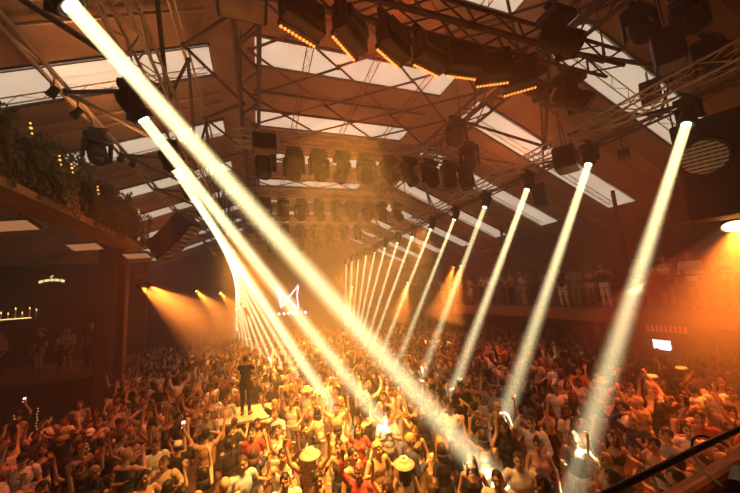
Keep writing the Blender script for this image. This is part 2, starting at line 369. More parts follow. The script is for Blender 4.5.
# ------------------------------------------------------------------ people
# a person stands at the origin, faces +Y, 1.74 m tall; the body is one surface, the clothes and the hair follow it
HEADC = V((0, .03, 1.635))
def base_joints(fem=False, lean=0.0):
    w = .165 if fem else .19
    J = dict(pel=V((0, 0, .95)), waist=V((0, 0, 1.10)), chest=V((0, .005, 1.30)), neck=V((0, -.01, 1.46)), head=HEADC.copy())
    for s, n in ((-1, 'l'), (1, 'r')):
        J['sh'+n] = V((s*w, -.01, 1.42)); J['hip'+n] = V((s*.09, 0, .92)); J['kn'+n] = V((s*.105, .03, .5)); J['an'+n] = V((s*.11, -.02, .09)); J['toe'+n] = V((s*.13, .13, .035))
    return J
A_DOWN = ((.26, -.03, 1.14), (.27, .10, .92), (0, .35, -.9))
POSES = {   # right arm, left arm: (elbow, wrist, hand direction) with x measured outward
 'arms_down': (A_DOWN, A_DOWN),
 'one_up': (((.30, .10, 1.63), (.25, .10, 1.90), (-.1, .15, 1)), ((.27, .0, 1.15), (.20, .20, 1.05), (-.4, .8, .2))),
 'both_up': (((.35, .06, 1.60), (.40, .08, 1.88), (.1, .1, 1)), ((.34, .08, 1.62), (.34, .14, 1.90), (-.1, .2, 1))),
 'filming': (((.25, .16, 1.30), (.09, .33, 1.55), (-.3, .2, .9)), ((.25, .16, 1.30), (.09, .33, 1.55), (-.3, .2, .9))),
 'drink': (((.25, .02, 1.16), (.15, .27, 1.26), (-.2, .9, .2)), A_DOWN),
 'clapping': (((.27, .10, 1.20), (.05, .30, 1.36), (-.25, .4, .8)), ((.27, .10, 1.20), (.05, .30, 1.36), (-.25, .4, .8))),
 'pointing': (((.27, .20, 1.46), (.24, .46, 1.58), (0, .9, .35)), ((.27, -.02, 1.14), (.2, .18, 1.0), (-.3, .9, -.1))),
 'hand_on_head': (((.36, .04, 1.60), (.14, .02, 1.755), (-.9, .0, .12)), A_DOWN),
 'phone_up': (((.27, .17, 1.60), (.14, .28, 1.86), (-.1, .1, 1)), ((.27, .0, 1.14), (.16, .22, 1.06), (-.3, .9, .1))),
 'folded': (((.26, .06, 1.16), (.02, .22, 1.20), (-1, .1, .15)), ((.26, .06, 1.18), (.02, .25, 1.15), (-1, .0, .1))),
 'dancing': (((.30, .02, 1.22), (.26, .27, 1.36), (-.2, .6, .8)), ((.31, -.04, 1.24), (.36, .2, 1.28), (.1, .9, .3))),
 'rail': (((.25, .16, 1.14), (.16, .42, 1.10), (-.5, .8, -.1)), ((.25, .16, 1.14), (.16, .42, 1.10), (-.5, .8, -.1))),
}
PTXT = dict(arms_down='arms at sides', one_up='one arm raised', both_up='both arms raised', filming='filming with both hands', drink='holding a drink',
 clapping='hands clasped before chest', pointing='one arm stretched forward', hand_on_head='one hand on head', phone_up='holding a phone high', folded='arms folded', dancing='dancing with bent elbows', rail='leaning on the rail')
def cap(mb, p0, p1, r0, r1, n=10):
    mb.tube(p0, p1, r0, r1, n); mb.ball(p0, r0, n, 6); mb.ball(p1, r1, n, 6)
def body_parts(pose, fem):
    J = base_joints(fem); mb = MB(); bones = []
    def limb(a, b, r0, r1, tag_):
        cap(mb, a, b, r0, r1); bones.append((V(a), V(b), tag_))
    # trunk
    k = .9 if fem else 1.0
    mb.ball((0, 0, .97), (.165*(1.03 if fem else 1), .115, .13)); mb.ball((0, .005, 1.11), (.135*k, .10, .16)); mb.ball((0, .0, 1.29), (.168*k, .115, .17)); mb.ball((0, -.012, 1.39), (.185*k, .085, .085))
    if fem:
        for s in (-1, 1): mb.ball((s*.072, .085, 1.285), (.062, .055, .06))
    bones += [(J['pel'], J['waist'], 'hip'), (J['waist'], J['neck'], 'torso')]
    limb((0, -.018, 1.44), (0, .012, 1.55), .056*k+.002, .05*k, 'neck')
    # head
    h = HEADC
    mb.ball(h+V((0, -.012, .022)), (.076, .096, .096), 16, 12); mb.ball(h+V((0, .02, -.045)), (.06, .072, .075), 14, 10); mb.ball(h+V((0, .058, -.088)), (.03, .028, .024), 10, 6)
    mb.tube(h+V((0, .083, .02)), h+V((0, .108, -.025)), .009, .017, 8); mb.ball(h+V((0, .102, -.027)), (.017, .015, .012), 8, 6)
    mb.ball(h+V((0, .078, .036)), (.05, .018, .013), 10, 6)                # brow
    mb.ball(h+V((0, .083, -.058)), (.026, .013, .011), 10, 6)              # lips
    for s in (-1, 1):
        mb.ball(h+V((s*.079, -.004, -.012)), (.011, .022, .034), 8, 6); mb.ball(h+V((s*.043, .066, -.02)), (.024, .02, .022), 8, 6)
    bones.append((h+V((0, -.01, -.06)), h+V((0, 0, .06)), 'head'))
    # arms
    for s, n, (el, wr, hd) in ((1, 'r', POSES[pose][0]), (-1, 'l', POSES[pose][1])):
        sh = J['sh'+n]; el = V((s*el[0], el[1], el[2])); wr = V((s*wr[0], wr[1], wr[2])); hd = V((s*hd[0], hd[1], hd[2])).normalized()
        up = .16 if el.z > sh.z else 0
        mb.ball(sh+V((-s*.015, 0, up*.1)), (.062*k, .062*k, .062*k), 10, 8)
        limb(sh, el, .05*k, .039*k, 'uarm'); limb(el, wr, .039*k, .026*k, 'farm')
        # hand: palm, four fingers of different lengths bent at the knuckle, thumb from the side of the palm
        side = hd.cross(V((0, 0, 1)) if abs(hd.z) < .8 else V((0, 1, 0))).normalized(); nor = side.cross(hd).normalized()
        if n == 'l': side = -side
        M = Matrix((side, hd, nor)).transposed()
        mb.ball(wr+hd*.05, (.041, .056, .019), 10, 8, M)
        for i, (off, ln) in enumerate(((-.031, .066), (-.0105, .076), (.0105, .071), (.031, .056))):
            b = wr+hd*.085+side*off; kn = b+hd*(ln*.5)+nor*.006+side*off*.25; tp = kn+(hd*.75+nor*.65).normalized()*(ln*.5)
            cap(mb, b, kn, .0098, .0092, 6); cap(mb, kn, tp, .0092, .008, 6)
        b = wr+hd*.03-side*.034; kn = b+(hd*.6-side*.75).normalized()*.042; cap(mb, b, kn, .0125, .0105, 6); cap(mb, kn, kn+(hd*.9-side*.1+nor*.4).normalized()*.03, .0105, .009, 6)
        bones.append((wr, wr+hd*.15, 'hand'))
    # legs
    for s, n in ((1, 'r'), (-1, 'l')):
        limb(J['hip'+n], J['kn'+n], .092, .056, 'thigh'); limb(J['kn'+n], J['an'+n], .054, .036, 'calf')
        mb.ball(J['kn'+n]+V((0, -.045, -.14)), (.045, .045, .10), 10, 8)
        limb(J['an'+n]+V((0, -.02, -.04)), J['toe'+n], .044, .034, 'foot')
    return mb, bones
def solid(mb, vox, iters, ratio, name):
    "fuse the overlapping pieces into one continuous surface"
    me = mb.mesh('tmp'); o = link('tmp', me)
    r = o.modifiers.new('r', 'REMESH'); r.mode = 'VOXEL'; r.voxel_size = vox
    s = o.modifiers.new('s', 'SMOOTH'); s.factor = .5; s.iterations = iters
    if ratio < 1:
        d = o.modifiers.new('d', 'DECIMATE'); d.ratio = ratio
    out = bpy.data.meshes.new_from_object(o.evaluated_get(bpy.context.evaluated_depsgraph_get())); out.name = name
    bpy.data.objects.remove(o); bpy.data.meshes.remove(me)
    return out
def arr(me):
    a = np.empty(len(me.vertices)*3, 'f4'); me.vertices.foreach_get('co', a); n = np.empty(len(me.vertices)*3, 'f4'); me.vertices.foreach_get('normal', n)
    fl = [tuple(p.vertices) for p in me.polygons]
    return a.reshape(-1, 3), n.reshape(-1, 3), fl
def classify(co, bones):
    best = np.full(len(co), 9e9); lab = np.empty(len(co), 'i4'); tt = np.zeros(len(co))
    for i, (a, b, t) in enumerate(bones):
        a = np.array(a); d = np.array(b)-a; k = np.clip(((co-a) @ d)/(d @ d), 0, 1); r = np.linalg.norm(co-a-k[:, None]*d, axis=1)
        r = r-{'torso': .12, 'hip': .12, 'head': .07, 'neck': .05, 'thigh': .07, 'calf': .045, 'uarm': .04, 'farm': .03, 'hand': .02, 'foot': .04}[t]
        m = r < best; best[m] = r[m]; lab[m] = i; tt[m] = k[m]
    return np.array([bones[i][2] for i in lab]), tt
def shell(me, keep, off, name, gather=None, thick=.008):
    "cloth: the kept part of the body surface moved outward, with a turned-in hem"
    co, no, fl = me
    fs = [f for f in fl if all(keep[i] for i in f)]
    used = sorted({i for f in fs for i in f}); ix = {j: k for k, j in enumerate(used)}
    o = off if np.isscalar(off) else off[used][:, None]
    vs = co[used]+no[used]*o
    if gather is not None: vs = gather(vs)
    inn = co[used]+no[used]*(o-thick)
    N = len(used); F = [tuple(ix[i] for i in f) for f in fs]
    cnt = {}
    for f in F:
        for a, b in zip(f, f[1:]+f[:1]): cnt[(a, b)] = 1
    G = list(F)
    for (a, b) in cnt:
        if (b, a) not in cnt: G.append((b, a, a+N, b+N))
    out = bpy.data.meshes.new(name); out.from_pydata(np.vstack([vs, inn]).tolist(), [], G); out.update()
    out.polygons.foreach_set('use_smooth', [True]*len(G)); return out
def skin_mesh(me, name, lab, co):
    at = me.color_attributes.new('tint', 'FLOAT_COLOR', 'POINT'); c = np.ones((len(co), 4), 'f4'); h = np.array(HEADC)
    d = co-h; front = d[:, 1] > .045; hd = lab == 'head'
    for s in (-1, 1):
        e = ((d[:, 0]-s*.033)/.018)**2+((d[:, 2]-.016)/.010)**2 < 1; c[e & front & hd, :3] = (.10, .07, .06)
        e = ((d[:, 0]-s*.034)/.026)**2+((d[:, 2]-.040)/.008)**2 < 1; c[e & front & hd, :3] = (.22, .15, .12)
    e = (d[:, 0]/.028)**2+((d[:, 2]+.058)/.010)**2 < 1; c[e & front & hd, :3] = (.62, .34, .32)
    c[co[:, 2] < .075, :3] = (.06, .06, .06)                                # shoes
    at.data.foreach_set('color', c.ravel()); me.polygons.foreach_set('use_smooth', [True]*len(me.polygons))
BODY, TOP, PANTS, CO = {}, {}, {}, {}
def make_body(pose, fem, vox=.0085, ratio=.16):
    key = (pose, fem); mb, bones = body_parts(pose, fem)
    me = solid(mb, vox, 3, ratio, 'body'); A = arr(me); co = A[0]; lab, tt = classify(co, bones)
    skin_mesh(me, 'body', lab, co); BODY[key] = me
    nz = (lab == 'torso') | ((lab == 'hip') & (co[:, 2] > .90)); neck = co[:, 2] < 1.485-.35*np.clip(co[:, 1], 0, .2)
    wave = np.sin(co[:, 2]*55+co[:, 0]*30)*.0035+np.sin(co[:, 0]*70)*.002
    TOP[key, 'tshirt'] = shell(A, ((nz & neck) | ((lab == 'uarm') & (tt < .66)) | ((lab == 'neck') & (co[:, 2] < 1.47))), .014+wave, 'shirt')
    TOP[key, 'tank'] = shell(A, nz & (co[:, 2] < 1.43-.5*np.clip(co[:, 1], 0, .2)) & (np.abs(co[:, 0]) < .135+.4*np.clip(1.34-co[:, 2], 0, .3)), .011+wave*.7, 'tank')
    TOP[key, 'shirt'] = shell(A, ((nz & neck) | ((lab == 'uarm')) | ((lab == 'farm') & (tt < .9)) | ((lab == 'neck') & (co[:, 2] < 1.485))), .016+wave, 'shirt')
    if fem: TOP[key, 'crop'] = shell(A, (lab == 'torso') & (co[:, 2] < 1.40-.5*np.clip(co[:, 1], 0, .2)) & (co[:, 2] > 1.17) & (np.abs(co[:, 0]) < .155), .010, 'crop')
    PANTS[key, 'long'] = shell(A, (((lab == 'hip') & (co[:, 2] < 1.03)) | (lab == 'thigh') | ((lab == 'calf') & (co[:, 2] > .10))), .013+wave*.8, 'trousers')
    PANTS[key, 'short'] = shell(A, (((lab == 'hip') & (co[:, 2] < 1.03)) | ((lab == 'thigh') & (co[:, 2] > .56))), .013+wave, 'shorts')
    CO[key] = A
def hair_mesh(kind):
    h = HEADC; mb = MB()
    hc = h+V((0, -.014, .026))
    if kind in ('short', 'curly', 'long', 'bun', 'ponytail', 'bob', 'mohawk'):
        bm = bmesh.new(); bmesh.ops.create_icosphere(bm, subdivisions=4, radius=1)
        th = {'curly': 1.24, 'short': 1.10}.get(kind, 1.14)
        rnd = random.Random(hash(len(kind)))
        for v in bm.verts:
            n = v.co.normalized(); k = th+(.05*math.sin(n.x*23+n.z*9)*math.sin(n.y*21+n.x*7) if kind == 'curly' else .022*math.sin(n.x*30+4*n.z)+.012*math.sin(n.y*41))
            if kind == 'mohawk': k = 1.02+.32*max(0, 1-abs(n.x)*4)*max(0, n.z+.3)
            v.co = V((n.x*.076*k, n.y*.096*k, n.z*.096*k))
        def bald(f):
            c = f.calc_center_median(); 
            face = c.y > .028 and c.z < .052+.02*math.sin(c.x*60); 
            low = c.z < (-.065 if c.y < -.02 else -.02+.9*(-c.y))-0.0
            return face or (low and not (kind in ('long', 'bob') and c.y < .02 and c.z > -.085))
        bmesh.ops.delete(bm, geom=[f for f in bm.faces if bald(f)], context='FACES')
        ed = [e for e in bm.edges if e.is_boundary]
        r = bmesh.ops.extrude_edge_only(bm, edges=ed)
        for e in r['geom']:
            if isinstance(e, bmesh.types.BMVert): e.co *= .9
        bm.verts.index_update(); mb.add([v.co+hc for v in bm.verts], [[v.index for v in f.verts] for f in bm.faces]); bm.free()
    if kind in ('long', 'bob'):
        L = .34 if kind == 'long' else .15
        n = 15
        for i in range(n):                                                 # locks falling behind the ears and down the back
            a = PI*(.93+1.14*i/(n-1)); x = math.cos(a); y = math.sin(a)
            p0 = hc+V((x*.066, y*.08, .02)); p1 = hc+V((x*.084, y*.096, -.07)); p2 = hc+V((x*.098, y*.108-.012, -.07-L*.5)); p3 = hc+V((x*.085+.01*math.sin(i*5), y*.10-.012, -.07-L*(.95+.1*math.sin(i*3))))
            mb.tube(p0, p1, .018, .023, 6); mb.tube(p1, p2, .023, .021, 6); mb.tube(p2, p3, .021, .006, 6); mb.ball(p1, .023, 6, 4); mb.ball(p2, .021, 6, 4)
    if kind == 'bun': mb.ball(hc+V((0, -.085, .075)), (.045, .042, .042), 10, 8)
    if kind == 'ponytail':
        pts = [hc+V((0, -.085, .05)), hc+V((0, -.135, .03)), hc+V((0, -.15, -.06)), hc+V((0, -.135, -.2))]
        for a, b, r0, r1 in ((0, 1, .022, .03), (1, 2, .03, .032), (2, 3, .032, .008)): cap(mb, pts[a], pts[b], r0, r1, 8)
    me = mb.mesh('hair', [M['hair_black']], True); return me
def hat_mesh(kind):
    h = HEADC; mb = MB(); hc = h+V((0, -.012, .035))
    S = Matrix.Diagonal((1, 1.24, 1))
    if kind == 'cap':
        mb.lathe([(.084, -.0), (.086, .03), (.078, .066), (.05, .09), (.012, .098)], 18, S, hc)
        mb.hexa([hc+V(p) for p in ((-.06, .085, .004), (.06, .085, .004), (.05, .165, -.012), (-.05, .165, -.012))], [hc+V(p) for p in ((-.06, .085, .012), (.06, .085, .012), (.05, .165, -.004), (-.05, .165, -.004))])
    elif kind == 'brim':
        mb.lathe([(.082, .0), (.185, -.018), (.19, -.012), (.088, .012), (.084, .05), (.074, .09), (.03, .082), (.008, .08)], 22, S, hc+V((0, 0, .012)))
    return mb.mesh('hat', [M['straw']], True)
# ------------------------------------------------------------------ speakers and hanging boxes
def line_array(c, n, w, d, h, tilt, face, label, name='line_array_speaker'):
    "a stack of flat loudspeaker boxes, curving towards its lower end; FACE is the compass angle of the fronts"
    t = empty(name, c, label, 'loudspeaker', None, face)
    z = 0; y = 0; a = tilt[0]
    for i in range(n):
        a = tilt[0]+(tilt[1]-tilt[0])*i/(n-1); Mx = Matrix.Rotation(a, 3, 'X')
        cc = V((0, y, z)); b = MB().bevbox(cc, (w, d, h*.94), .02, Mx).build('speaker_box', M['black'], t)
        g = MB(); g.box(cc+Mx @ V((0, -d/2-.006, 0)), (w*.92, .014, h*.72), Mx)
        for q in (-.3, 0, .3): g.box(cc+Mx @ V((q*w, -d/2-.018, 0)), (.012, .02, h*.74), Mx)
        g.build('front_grille', M['grille'], b)
        st = Mx @ V((0, 0, -h)); z += st.z; y += st.y
    f = MB(); f.box((0, 0, h*.75), (w*.9, d*.7, .06)); f.tube((0, 0, h*.7), (0, 0, h*.7+.5), .02); f.build('rigging_frame', M['darksteel'], t)
    return t
la = line_array(tuple(onx(192, 222, -2.75)), 9, .75, .95, .215, (math.radians(-3), math.radians(10)), 0, 'black line array of stacked speakers hanging aslant at the end of the ivy header')
la.matrix_world = Matrix.Translation(onx(188, 222, -2.75)) @ Matrix.Rotation(math.radians(-24), 4, 'Z') @ Matrix(((0, -.7071, .7071), (1, 0, 0), (0, .7071, .7071))).to_4x4()
# the large black cabinet at the right with a round louvred opening
mk('louvre', (.75, .70, .62), .4, .2, noise=.1)
def fan_cabinet(c, rz):
    t = empty('ventilation_cabinet', c, 'huge black hanging cabinet with a round louvred opening, right of the first beam', 'cabinet', None, rz)
    MB().bevbox((0, .55, 0), (1.7, 1.0, 2.3), .05).build('case', M['black'], t)
    mb = MB(); n = 28
    mb.path([(-.4+.42*math.cos(2*PI*i/n), .02, +.22+.42*math.sin(2*PI*i/n)) for i in range(n)], .045, 8, True); mb.build('rim', M['blackgloss'], t)
    mb = MB()
    for i in range(9):
        z = -.36+i*.09; hw = math.sqrt(max(.01, (.40)**2-z*z)); mb.box((-.4, .03, z+.22), (2*hw, .02, .05), Matrix.Rotation(.5, 3, 'X'))
        for q in range(-4, 5):
            if abs(q*.13) < hw: mb.box((q*.13-.4, .045, z+.22), (.012, .012, .13))
    mb.build('louvre', M['louvre'], t)
    for x in (-.8, .8): MB().tube((x, .5, 1.05), (x, .5, 2.3), .02).build('hanger', M['darksteel'], t)
p = onx(733, 160, 9.6); fan_cabinet((p.x, p.y, p.z), math.radians(-70))
def hung_box(c, s, label, rz=0, glow=None, up=2):
    t = empty('hanging_speaker', c, label, 'loudspeaker', None, rz)
    MB().bevbox((0, 0, 0), s, .03).build('cabinet', M['black'], t)
    MB().box((0, 0, -s[2]/2-.008), (s[0]*.86, s[1]*.8, .016)).build('underside_grille', M[glow or 'grille'], t)  # a wood tone here stands in for warm light on the underside
    for x in (-1, 1): MB().tube((x*s[0]*.4, 0, s[2]/2-.01), (x*s[0]*.4, 0, s[2]/2+up), .012).build('hanger', M['darksteel'], t)
hung_box((-.12, 3.75, 9.0), (.62, .45, .42), 'black speaker box hanging over the nearest truss, beside the left roof truss', 0, 'wood', 1.7)
hung_box((.22, 7.55, 8.85), (.55, .45, .38), 'black speaker box at the left end of the second cross truss', 0, 'wood', .2)
hung_box((.22, 11.9, 8.6), (.6, .45, .45), 'black speaker box at the left end of the third cross truss', 0, 'wood', .4)
for px, z, s, lab in (((566, 160), 8.15, (.75, .5, .55), 'large black speaker hung beside the second right-hand beam lamp'), ((540, 195), 8.0, (.42, .4, .75), 'tall black speaker hung beside the third right-hand beam lamp'), ((650, 92), 9.7, (.5, .4, .45), 'black speaker cluster high above the first right-hand beam lamp'), ((668, 50), 9.3, (.5, .45, .7), 'tall black speaker cluster in the upper right corner of the rig'), ((624, 154), 8.2, (.42, .25, .2), 'small black box clipped under the right ladder truss')):
    hung_box(onz(*px, z), s, lab, .5, None, 1.0)
for px, z, lab in (((457, 136), 9.4, 'slim black lamp hanging from the right roof truss'), ((470, 160), 8.9, 'cluster lamp above the right end of the second cross truss'), ((690, 20), 10.2, 'dark lamp in the upper right corner of the rig'), ((640, 30), 10, 'dark lamp hanging left of the speaker clusters'), ((712, 62), 9.2, 'dark lamp hanging over the louvred cabinet')):
    moving_head(onz(*px, z), (-.5, -.4, -.8), lab, None, None, 1.3)
# small par cans and a round lamp on the left ladder truss
for i, (px, lab) in enumerate((((53, 92), 'first small par can on the ladder truss over the ivy'), ((77, 113), 'second small par can on the ladder truss over the ivy'), ((91, 133), 'third small par can on the ladder truss over the ivy'), ((133, 163), 'fourth small par can on the ladder truss over the ivy'), ((121, 158), 'fifth small par can, beside the fourth on the ladder truss'))):
    c = onz(*px, 9.35); t = empty('par_can', c, lab, 'stage light', 'par cans over the ivy', .4*i); t.scale = (.75,)*3
    MB().lathe([(.05, .16), (.095, .14), (.10, .0), (.115, -.14), (.105, -.14), (.09, -.05)][::-1], 14, Matrix.Rotation(.5, 3, 'Y')).build('can', M['black'], t)
    mb = MB(); mb.path([(0, -.12, 0), (0, -.12, .2), (0, .12, .2), (0, .12, 0)], .012); mb.tube((0, 0, .2), (0, 0, .4), .015); mb.build('bracket', M['black'], t)
    MB().lathe([(.02, -.06), (.085, -.065), (.085, -.075), (.02, -.078)][::-1], 12, Matrix.Rotation(.5, 3, 'Y')).build('lens', M['gold'] if i == 2 else M['lensoff'], t)
moving_head(onz(97, 152, 8.9), (.3, -.4, -.7), 'round black lamp with a ring guard hanging over the ivy', None, None, 1.3)

# ------------------------------------------------------------------ ivy header over the left terrace
iv = empty('ivy_header', (-4.6, 8.3, 7.5), 'long header overgrown with hanging ivy, wooden soffit below, over the left terrace', 'ivy')
MB().hexa([(-.55, -6.3, -.02), (.28, -6.3, -.02), (.28, 6.3, -.02), (-.55, 6.3, -.02)], [(-.55, -6.3, .12), (.33, -6.3, .12), (.33, 6.3, .12), (-.55, 6.3, .12)]).build('soffit', M['wood'], iv)
MB().box((-.1, 0, .75), (.5, 12.5, 1.25)).build('planter_wall', M['darkwood'], iv)
rv = random.Random(11); mb = MB()
def leaf(mb, p, s, rnd):
    a = rnd.uniform(0, 2*PI); n = V((1, rnd.uniform(-.7, .7), rnd.uniform(-.2, .8))).normalized(); u, w, _ = frame(n); u2 = u*math.cos(a)+w*math.sin(a); w2 = w*math.cos(a)-u*math.sin(a)
    mb.add([p, p+u2*s*.5+w2*s*.42+n*s*.15, p+u2*s*1.2, p+u2*s*.5-w2*s*.42+n*s*.15], [(0, 1, 2, 3)])
for i in range(11500):
    y = rv.uniform(-6.35, 6.35); z = rv.uniform(.02, 1.5); dep = .18+.16*math.sin(y*2.3+1.2*math.sin(z*3))+.10*math.sin(y*6.1+z*2)+rv.uniform(0, .10)
    top = 1.42+.14*math.sin(y*1.9)+.1*math.sin(y*4.7)
    if z > top: continue
    leaf(mb, V((.12+dep, y, z)), rv.uniform(.055, .11), rv)
for i in range(2600):
    y = rv.uniform(-6.3, 6.3); leaf(mb, V((rv.uniform(-.35, .3), y, 1.36+.14*math.sin(y*1.9)+.1*math.sin(y*4.7)+rv.uniform(-.06, .12))), rv.uniform(.06, .11), rv)
mb.build('foliage', M['leafmat'], iv)
for i, px in enumerate(((31, 128), (60, 160), (72, 168), (98, 190), (139, 212))):
    c = onx(*px, -4.0); t = empty('fairy_lamp', c, '%s small golden lamp from the camera hanging in the ivy' % ordn[i], 'lamp', 'golden lamps in the ivy')
    for j, (dy, dz) in enumerate(((0, 0), (.04, -.09), (-.03, .08))): MB().ball((0, dy, dz), .026-.006*(j > 0), 8, 6).build('bulb', M['gold'], t)
    MB().path([(0, 0, -.13), (-.02, .03, 0), (0, 0, .2)], .006, 4).build('wire', M['stem'], t)
# ------------------------------------------------------------------ left terrace
TZ = 2.82
struct('trim_60', MB().box((-9.0, 18.05, TZ-.14), (5.95, 3.7, .28)), M['slab'], 'terrace slab')
struct('wall_terrace', MB().box((-8.75, 19.85, 5.2), (6.4, .2, 4.7)), M['darkwall'])
struct('trim_61', MB().bevbox((-6.0, 16.5, 4.75), (.62, .7, 8.2), .05), M['pillar'], 'terrace pillar')
struct('trim_62', MB().bevbox((-5.5, 16.6, 4.75), (.22, .4, 8.2), .04), M['pillar'], 'pillar pilaster')
def railing(name, label, pts, h=1.05, step=1.2, bars=3, m='darksteel', thick=.022):
    t = empty(name, pts[0], label, 'railing'); o = V(pts[0]); P = [V(p)-o for p in pts]
    MB().path([p+V((0, 0, h)) for p in P], thick*1.3, 8).build('handrail', M[m], t)
    for k in range(bars): MB().path([p+V((0, 0, h*(k+.6)/(bars+.5))) for p in P], thick*.55, 6).build('crossbar', M[m], t)
    for a, b in zip(P, P[1:]):
        n = max(1, round((b-a).length/step))
        for i in range(n+1): q = a.lerp(b, i/n); MB().tube(q, q+V((0, 0, h)), thick, n=6).build('post', M[m], t)
    return t
railing('terrace_railing', 'dark railing along the front of the left terrace beside the pillar', [(-11.8, 16.3, TZ), (-6.4, 16.3, TZ)])
for i, px in enumerate(((12, 226), (85, 247), (137, 256))):
    c = onz(*px, 7.25); t = empty('heater_panel', c, ['glowing orange panel heater nearest the camera under the ivy header', 'glowing orange panel heater in the middle under the ivy header', 'small glowing orange panel heater farthest under the ivy header'][i], 'heater', 'panel heaters', -.3); t.rotation_euler = (math.radians(-24), 0, -.3)
    MB().bevbox((0, 0, .05), (1.0, .42, .09), .015).build('case', M['darksteel'], t); MB().box((0, 0, .0), (.94, .36, .016)).build('element', M['heater'], t)
    MB().tube((0, 0, .08), (0, 0, 1.2), .015).build('hanger', M['darksteel'], t)
# glowing emblem, candle shelf
e = ony(52, 281, 19.7); t = empty('glowing_sign', e, 'small arched yellow glowing sign with a leaf on top, on the dark terrace wall', 'sign')
for j in range(5):
    a = (j-2)*.16; mb = MB(); c = V((a*2.05, -.02, .06-abs(a)**2*.75)); Mx = Matrix.Rotation(a*.8, 3, 'Y')
    mb.bevbox(c, (.27, .04, .15), .02, Mx); mb.build('letter', M['goldsign'], t)
mb = MB(); mb.ball((.02, -.02, .30), (.09, .02, .035), 10, 6, Matrix.Rotation(-.7, 3, 'Y')); mb.ball((-.06, -.02, .24), (.06, .02, .03), 10, 6, Matrix.Rotation(.6, 3, 'Y')); mb.build('leaf_mark', M['goldsign'], t)
MB().bevbox((0, .05, .08), (1.3, .06, .7), .02).build('backboard', M['darkwall'], t); t.scale = (.62, 1, .8)
a = ony(1, 320, 19.5); b = ony(27, 317, 19.5)
t = empty('wall_shelf', (a+b)/2, 'gold-lit shelf on the dark terrace wall, carrying a row of candles', 'shelf')
MB().box((0, .05, -.05), ((b-a).x+.5, .26, .05)).build('board', M['darkwood'], t); MB().box((0, -.085, -.018), ((b-a).x+.4, .02, .03)).build('light_strip', M['flame'], t)
for j in range(7):
    c = (a+b)/2+V((-.75+.25*j, .05, -.02)); tt = empty('candle', c, '%s candle from the left on the gold-lit shelf' % ordn[j], 'candle', 'candles on the shelf'); hh = [.14, .26, .2, .42, .2, .4, .3][j]
    MB().tube((0, 0, 0), (0, 0, hh), .035, n=10).build('wax', M['straw'], tt)
    MB().lathe([(.004, hh), (.022, hh+.03), (.014, hh+.07), (.002, hh+.11)], 8).build('flame', M['flame'], tt)
# curtain of golden light strings and a beige panel beneath the terrace
for j, px in enumerate(((12, 440), (36, 432))):
    c = ony(*px, 15.6); t = empty('light_string', c+V((0, 0, .5)), ['golden light string hanging under the terrace, nearer the frame edge', 'golden light string hanging under the terrace, nearer the pillar'][j], 'light string', 'light strings')
    MB().path([(0, 0, .4), (0, 0, -1.0)], .006, 4).build('wire', M['stem'], t)
    for q in range(12): MB().ball((.02*math.sin(q*2), 0, .3-q*.1), .018, 6, 4).build('bulb', M['gold'], t)
struct('wall_terrace_base', MB().box((-8.9, 19.8, 1.65), (6.2, .2, 2.0)), M['wall'])
# ------------------------------------------------------------------ amber spotlights
AMB = []
def amber(p, d, label, e, size=1.0, spot=.75, col=(1, .25, .03), cone=0):
    p = V(p); d = V(d).normalized(); t = empty('amber_spotlight', p, label, 'stage light', 'amber spotlights'); t.scale = (size,)*3
    Mx = V((0, 0, -1)).rotation_difference(d).to_matrix()
    MB().lathe([(.07, .26), (.12, .22), (.13, .02), (.145, -.0), (.135, -.005), (.12, .03)][::-1], 16, Mx).build('can', M['black'], t)
    MB().lathe([(.02, .02), (.12, .018), (.11, .006), (.03, .002)][::-1], 16, Mx).build('lens', M['amberlens'], t)
    mb = MB(); mb.tube(Mx @ V((0, 0, .12)), V((0, 0, .5)), .018); mb.build('bracket', M['darksteel'], t)
    lamp('SPOT', 'amber_light', p+d*.03*size, d, e, col, spot_size=spot, spot_blend=.85, shadow_soft_size=.07*size)
    if cone:
        u, w, _ = frame(d); Mx = Matrix((u, w, d)).transposed(); tn = math.tan(spot/2)*1.03; c = MB().lathe([(.13*size, .03*size)]+[(.13*size+tn*cone*k/6, cone*k/6) for k in range(1, 7)], 24, Mx).build('light_cone', M['amber_haze'], smooth=True, loc=p)
        tag(c, 'light cone of the '+label, 'light beam', 'orange light cones')
tag(MB().tube((-5.35, 17.2, 6.62), (-3.2, 33.6, 6.62), .04).build('lamp_bar', M['darksteel']), 'dark horizontal pipe carrying the amber spotlights at the left wall', 'pipe')
amber((-5.3, 18.0, 6.13), (.55, .25, -.55), 'first amber spotlight of the left pipe pair, nearer the terrace', 7500, cone=4.6)
amber((-4.95, 18.1, 6.14), (.65, .25, -.5), 'second amber spotlight of the left pipe pair', 7500, cone=4.6)
amber((-4.75, 29.2, 6.18), (.55, -.1, -.6), 'single amber spotlight farther along the left pipe', 14000, cone=5)
amber((-3.3, 32.6, 6.0), (.5, -.3, -.6), 'small amber spotlight at the far end of the left wall', 9000, cone=4)
amber((10.75, 21.6, 5.58), (-.35, -.05, -.9), 'amber spotlight on the far right balcony front', 9000, cone=3)
amber((10.95, 15.8, 6.2), (-.3, .15, -.95), 'left one of the amber spotlight pair on the right balcony front', 6000, cone=3.2)
amber((11.15, 15.3, 6.2), (-.3, .15, -.95), 'right one of the amber spotlight pair on the right balcony front', 6000, cone=3.2)
amber((8.8, 30.0, 5.7), (-.3, -.2, -.9), 'amber spotlight beside the stage on the right', 7000, cone=3)
amber((11.5, 4.22, 6.07), (-.5, -.25, -.85), 'big blazing amber floodlight at the right end of the balcony', 5200, 1.9, 1.5, (1, .20, .02), 3.6)

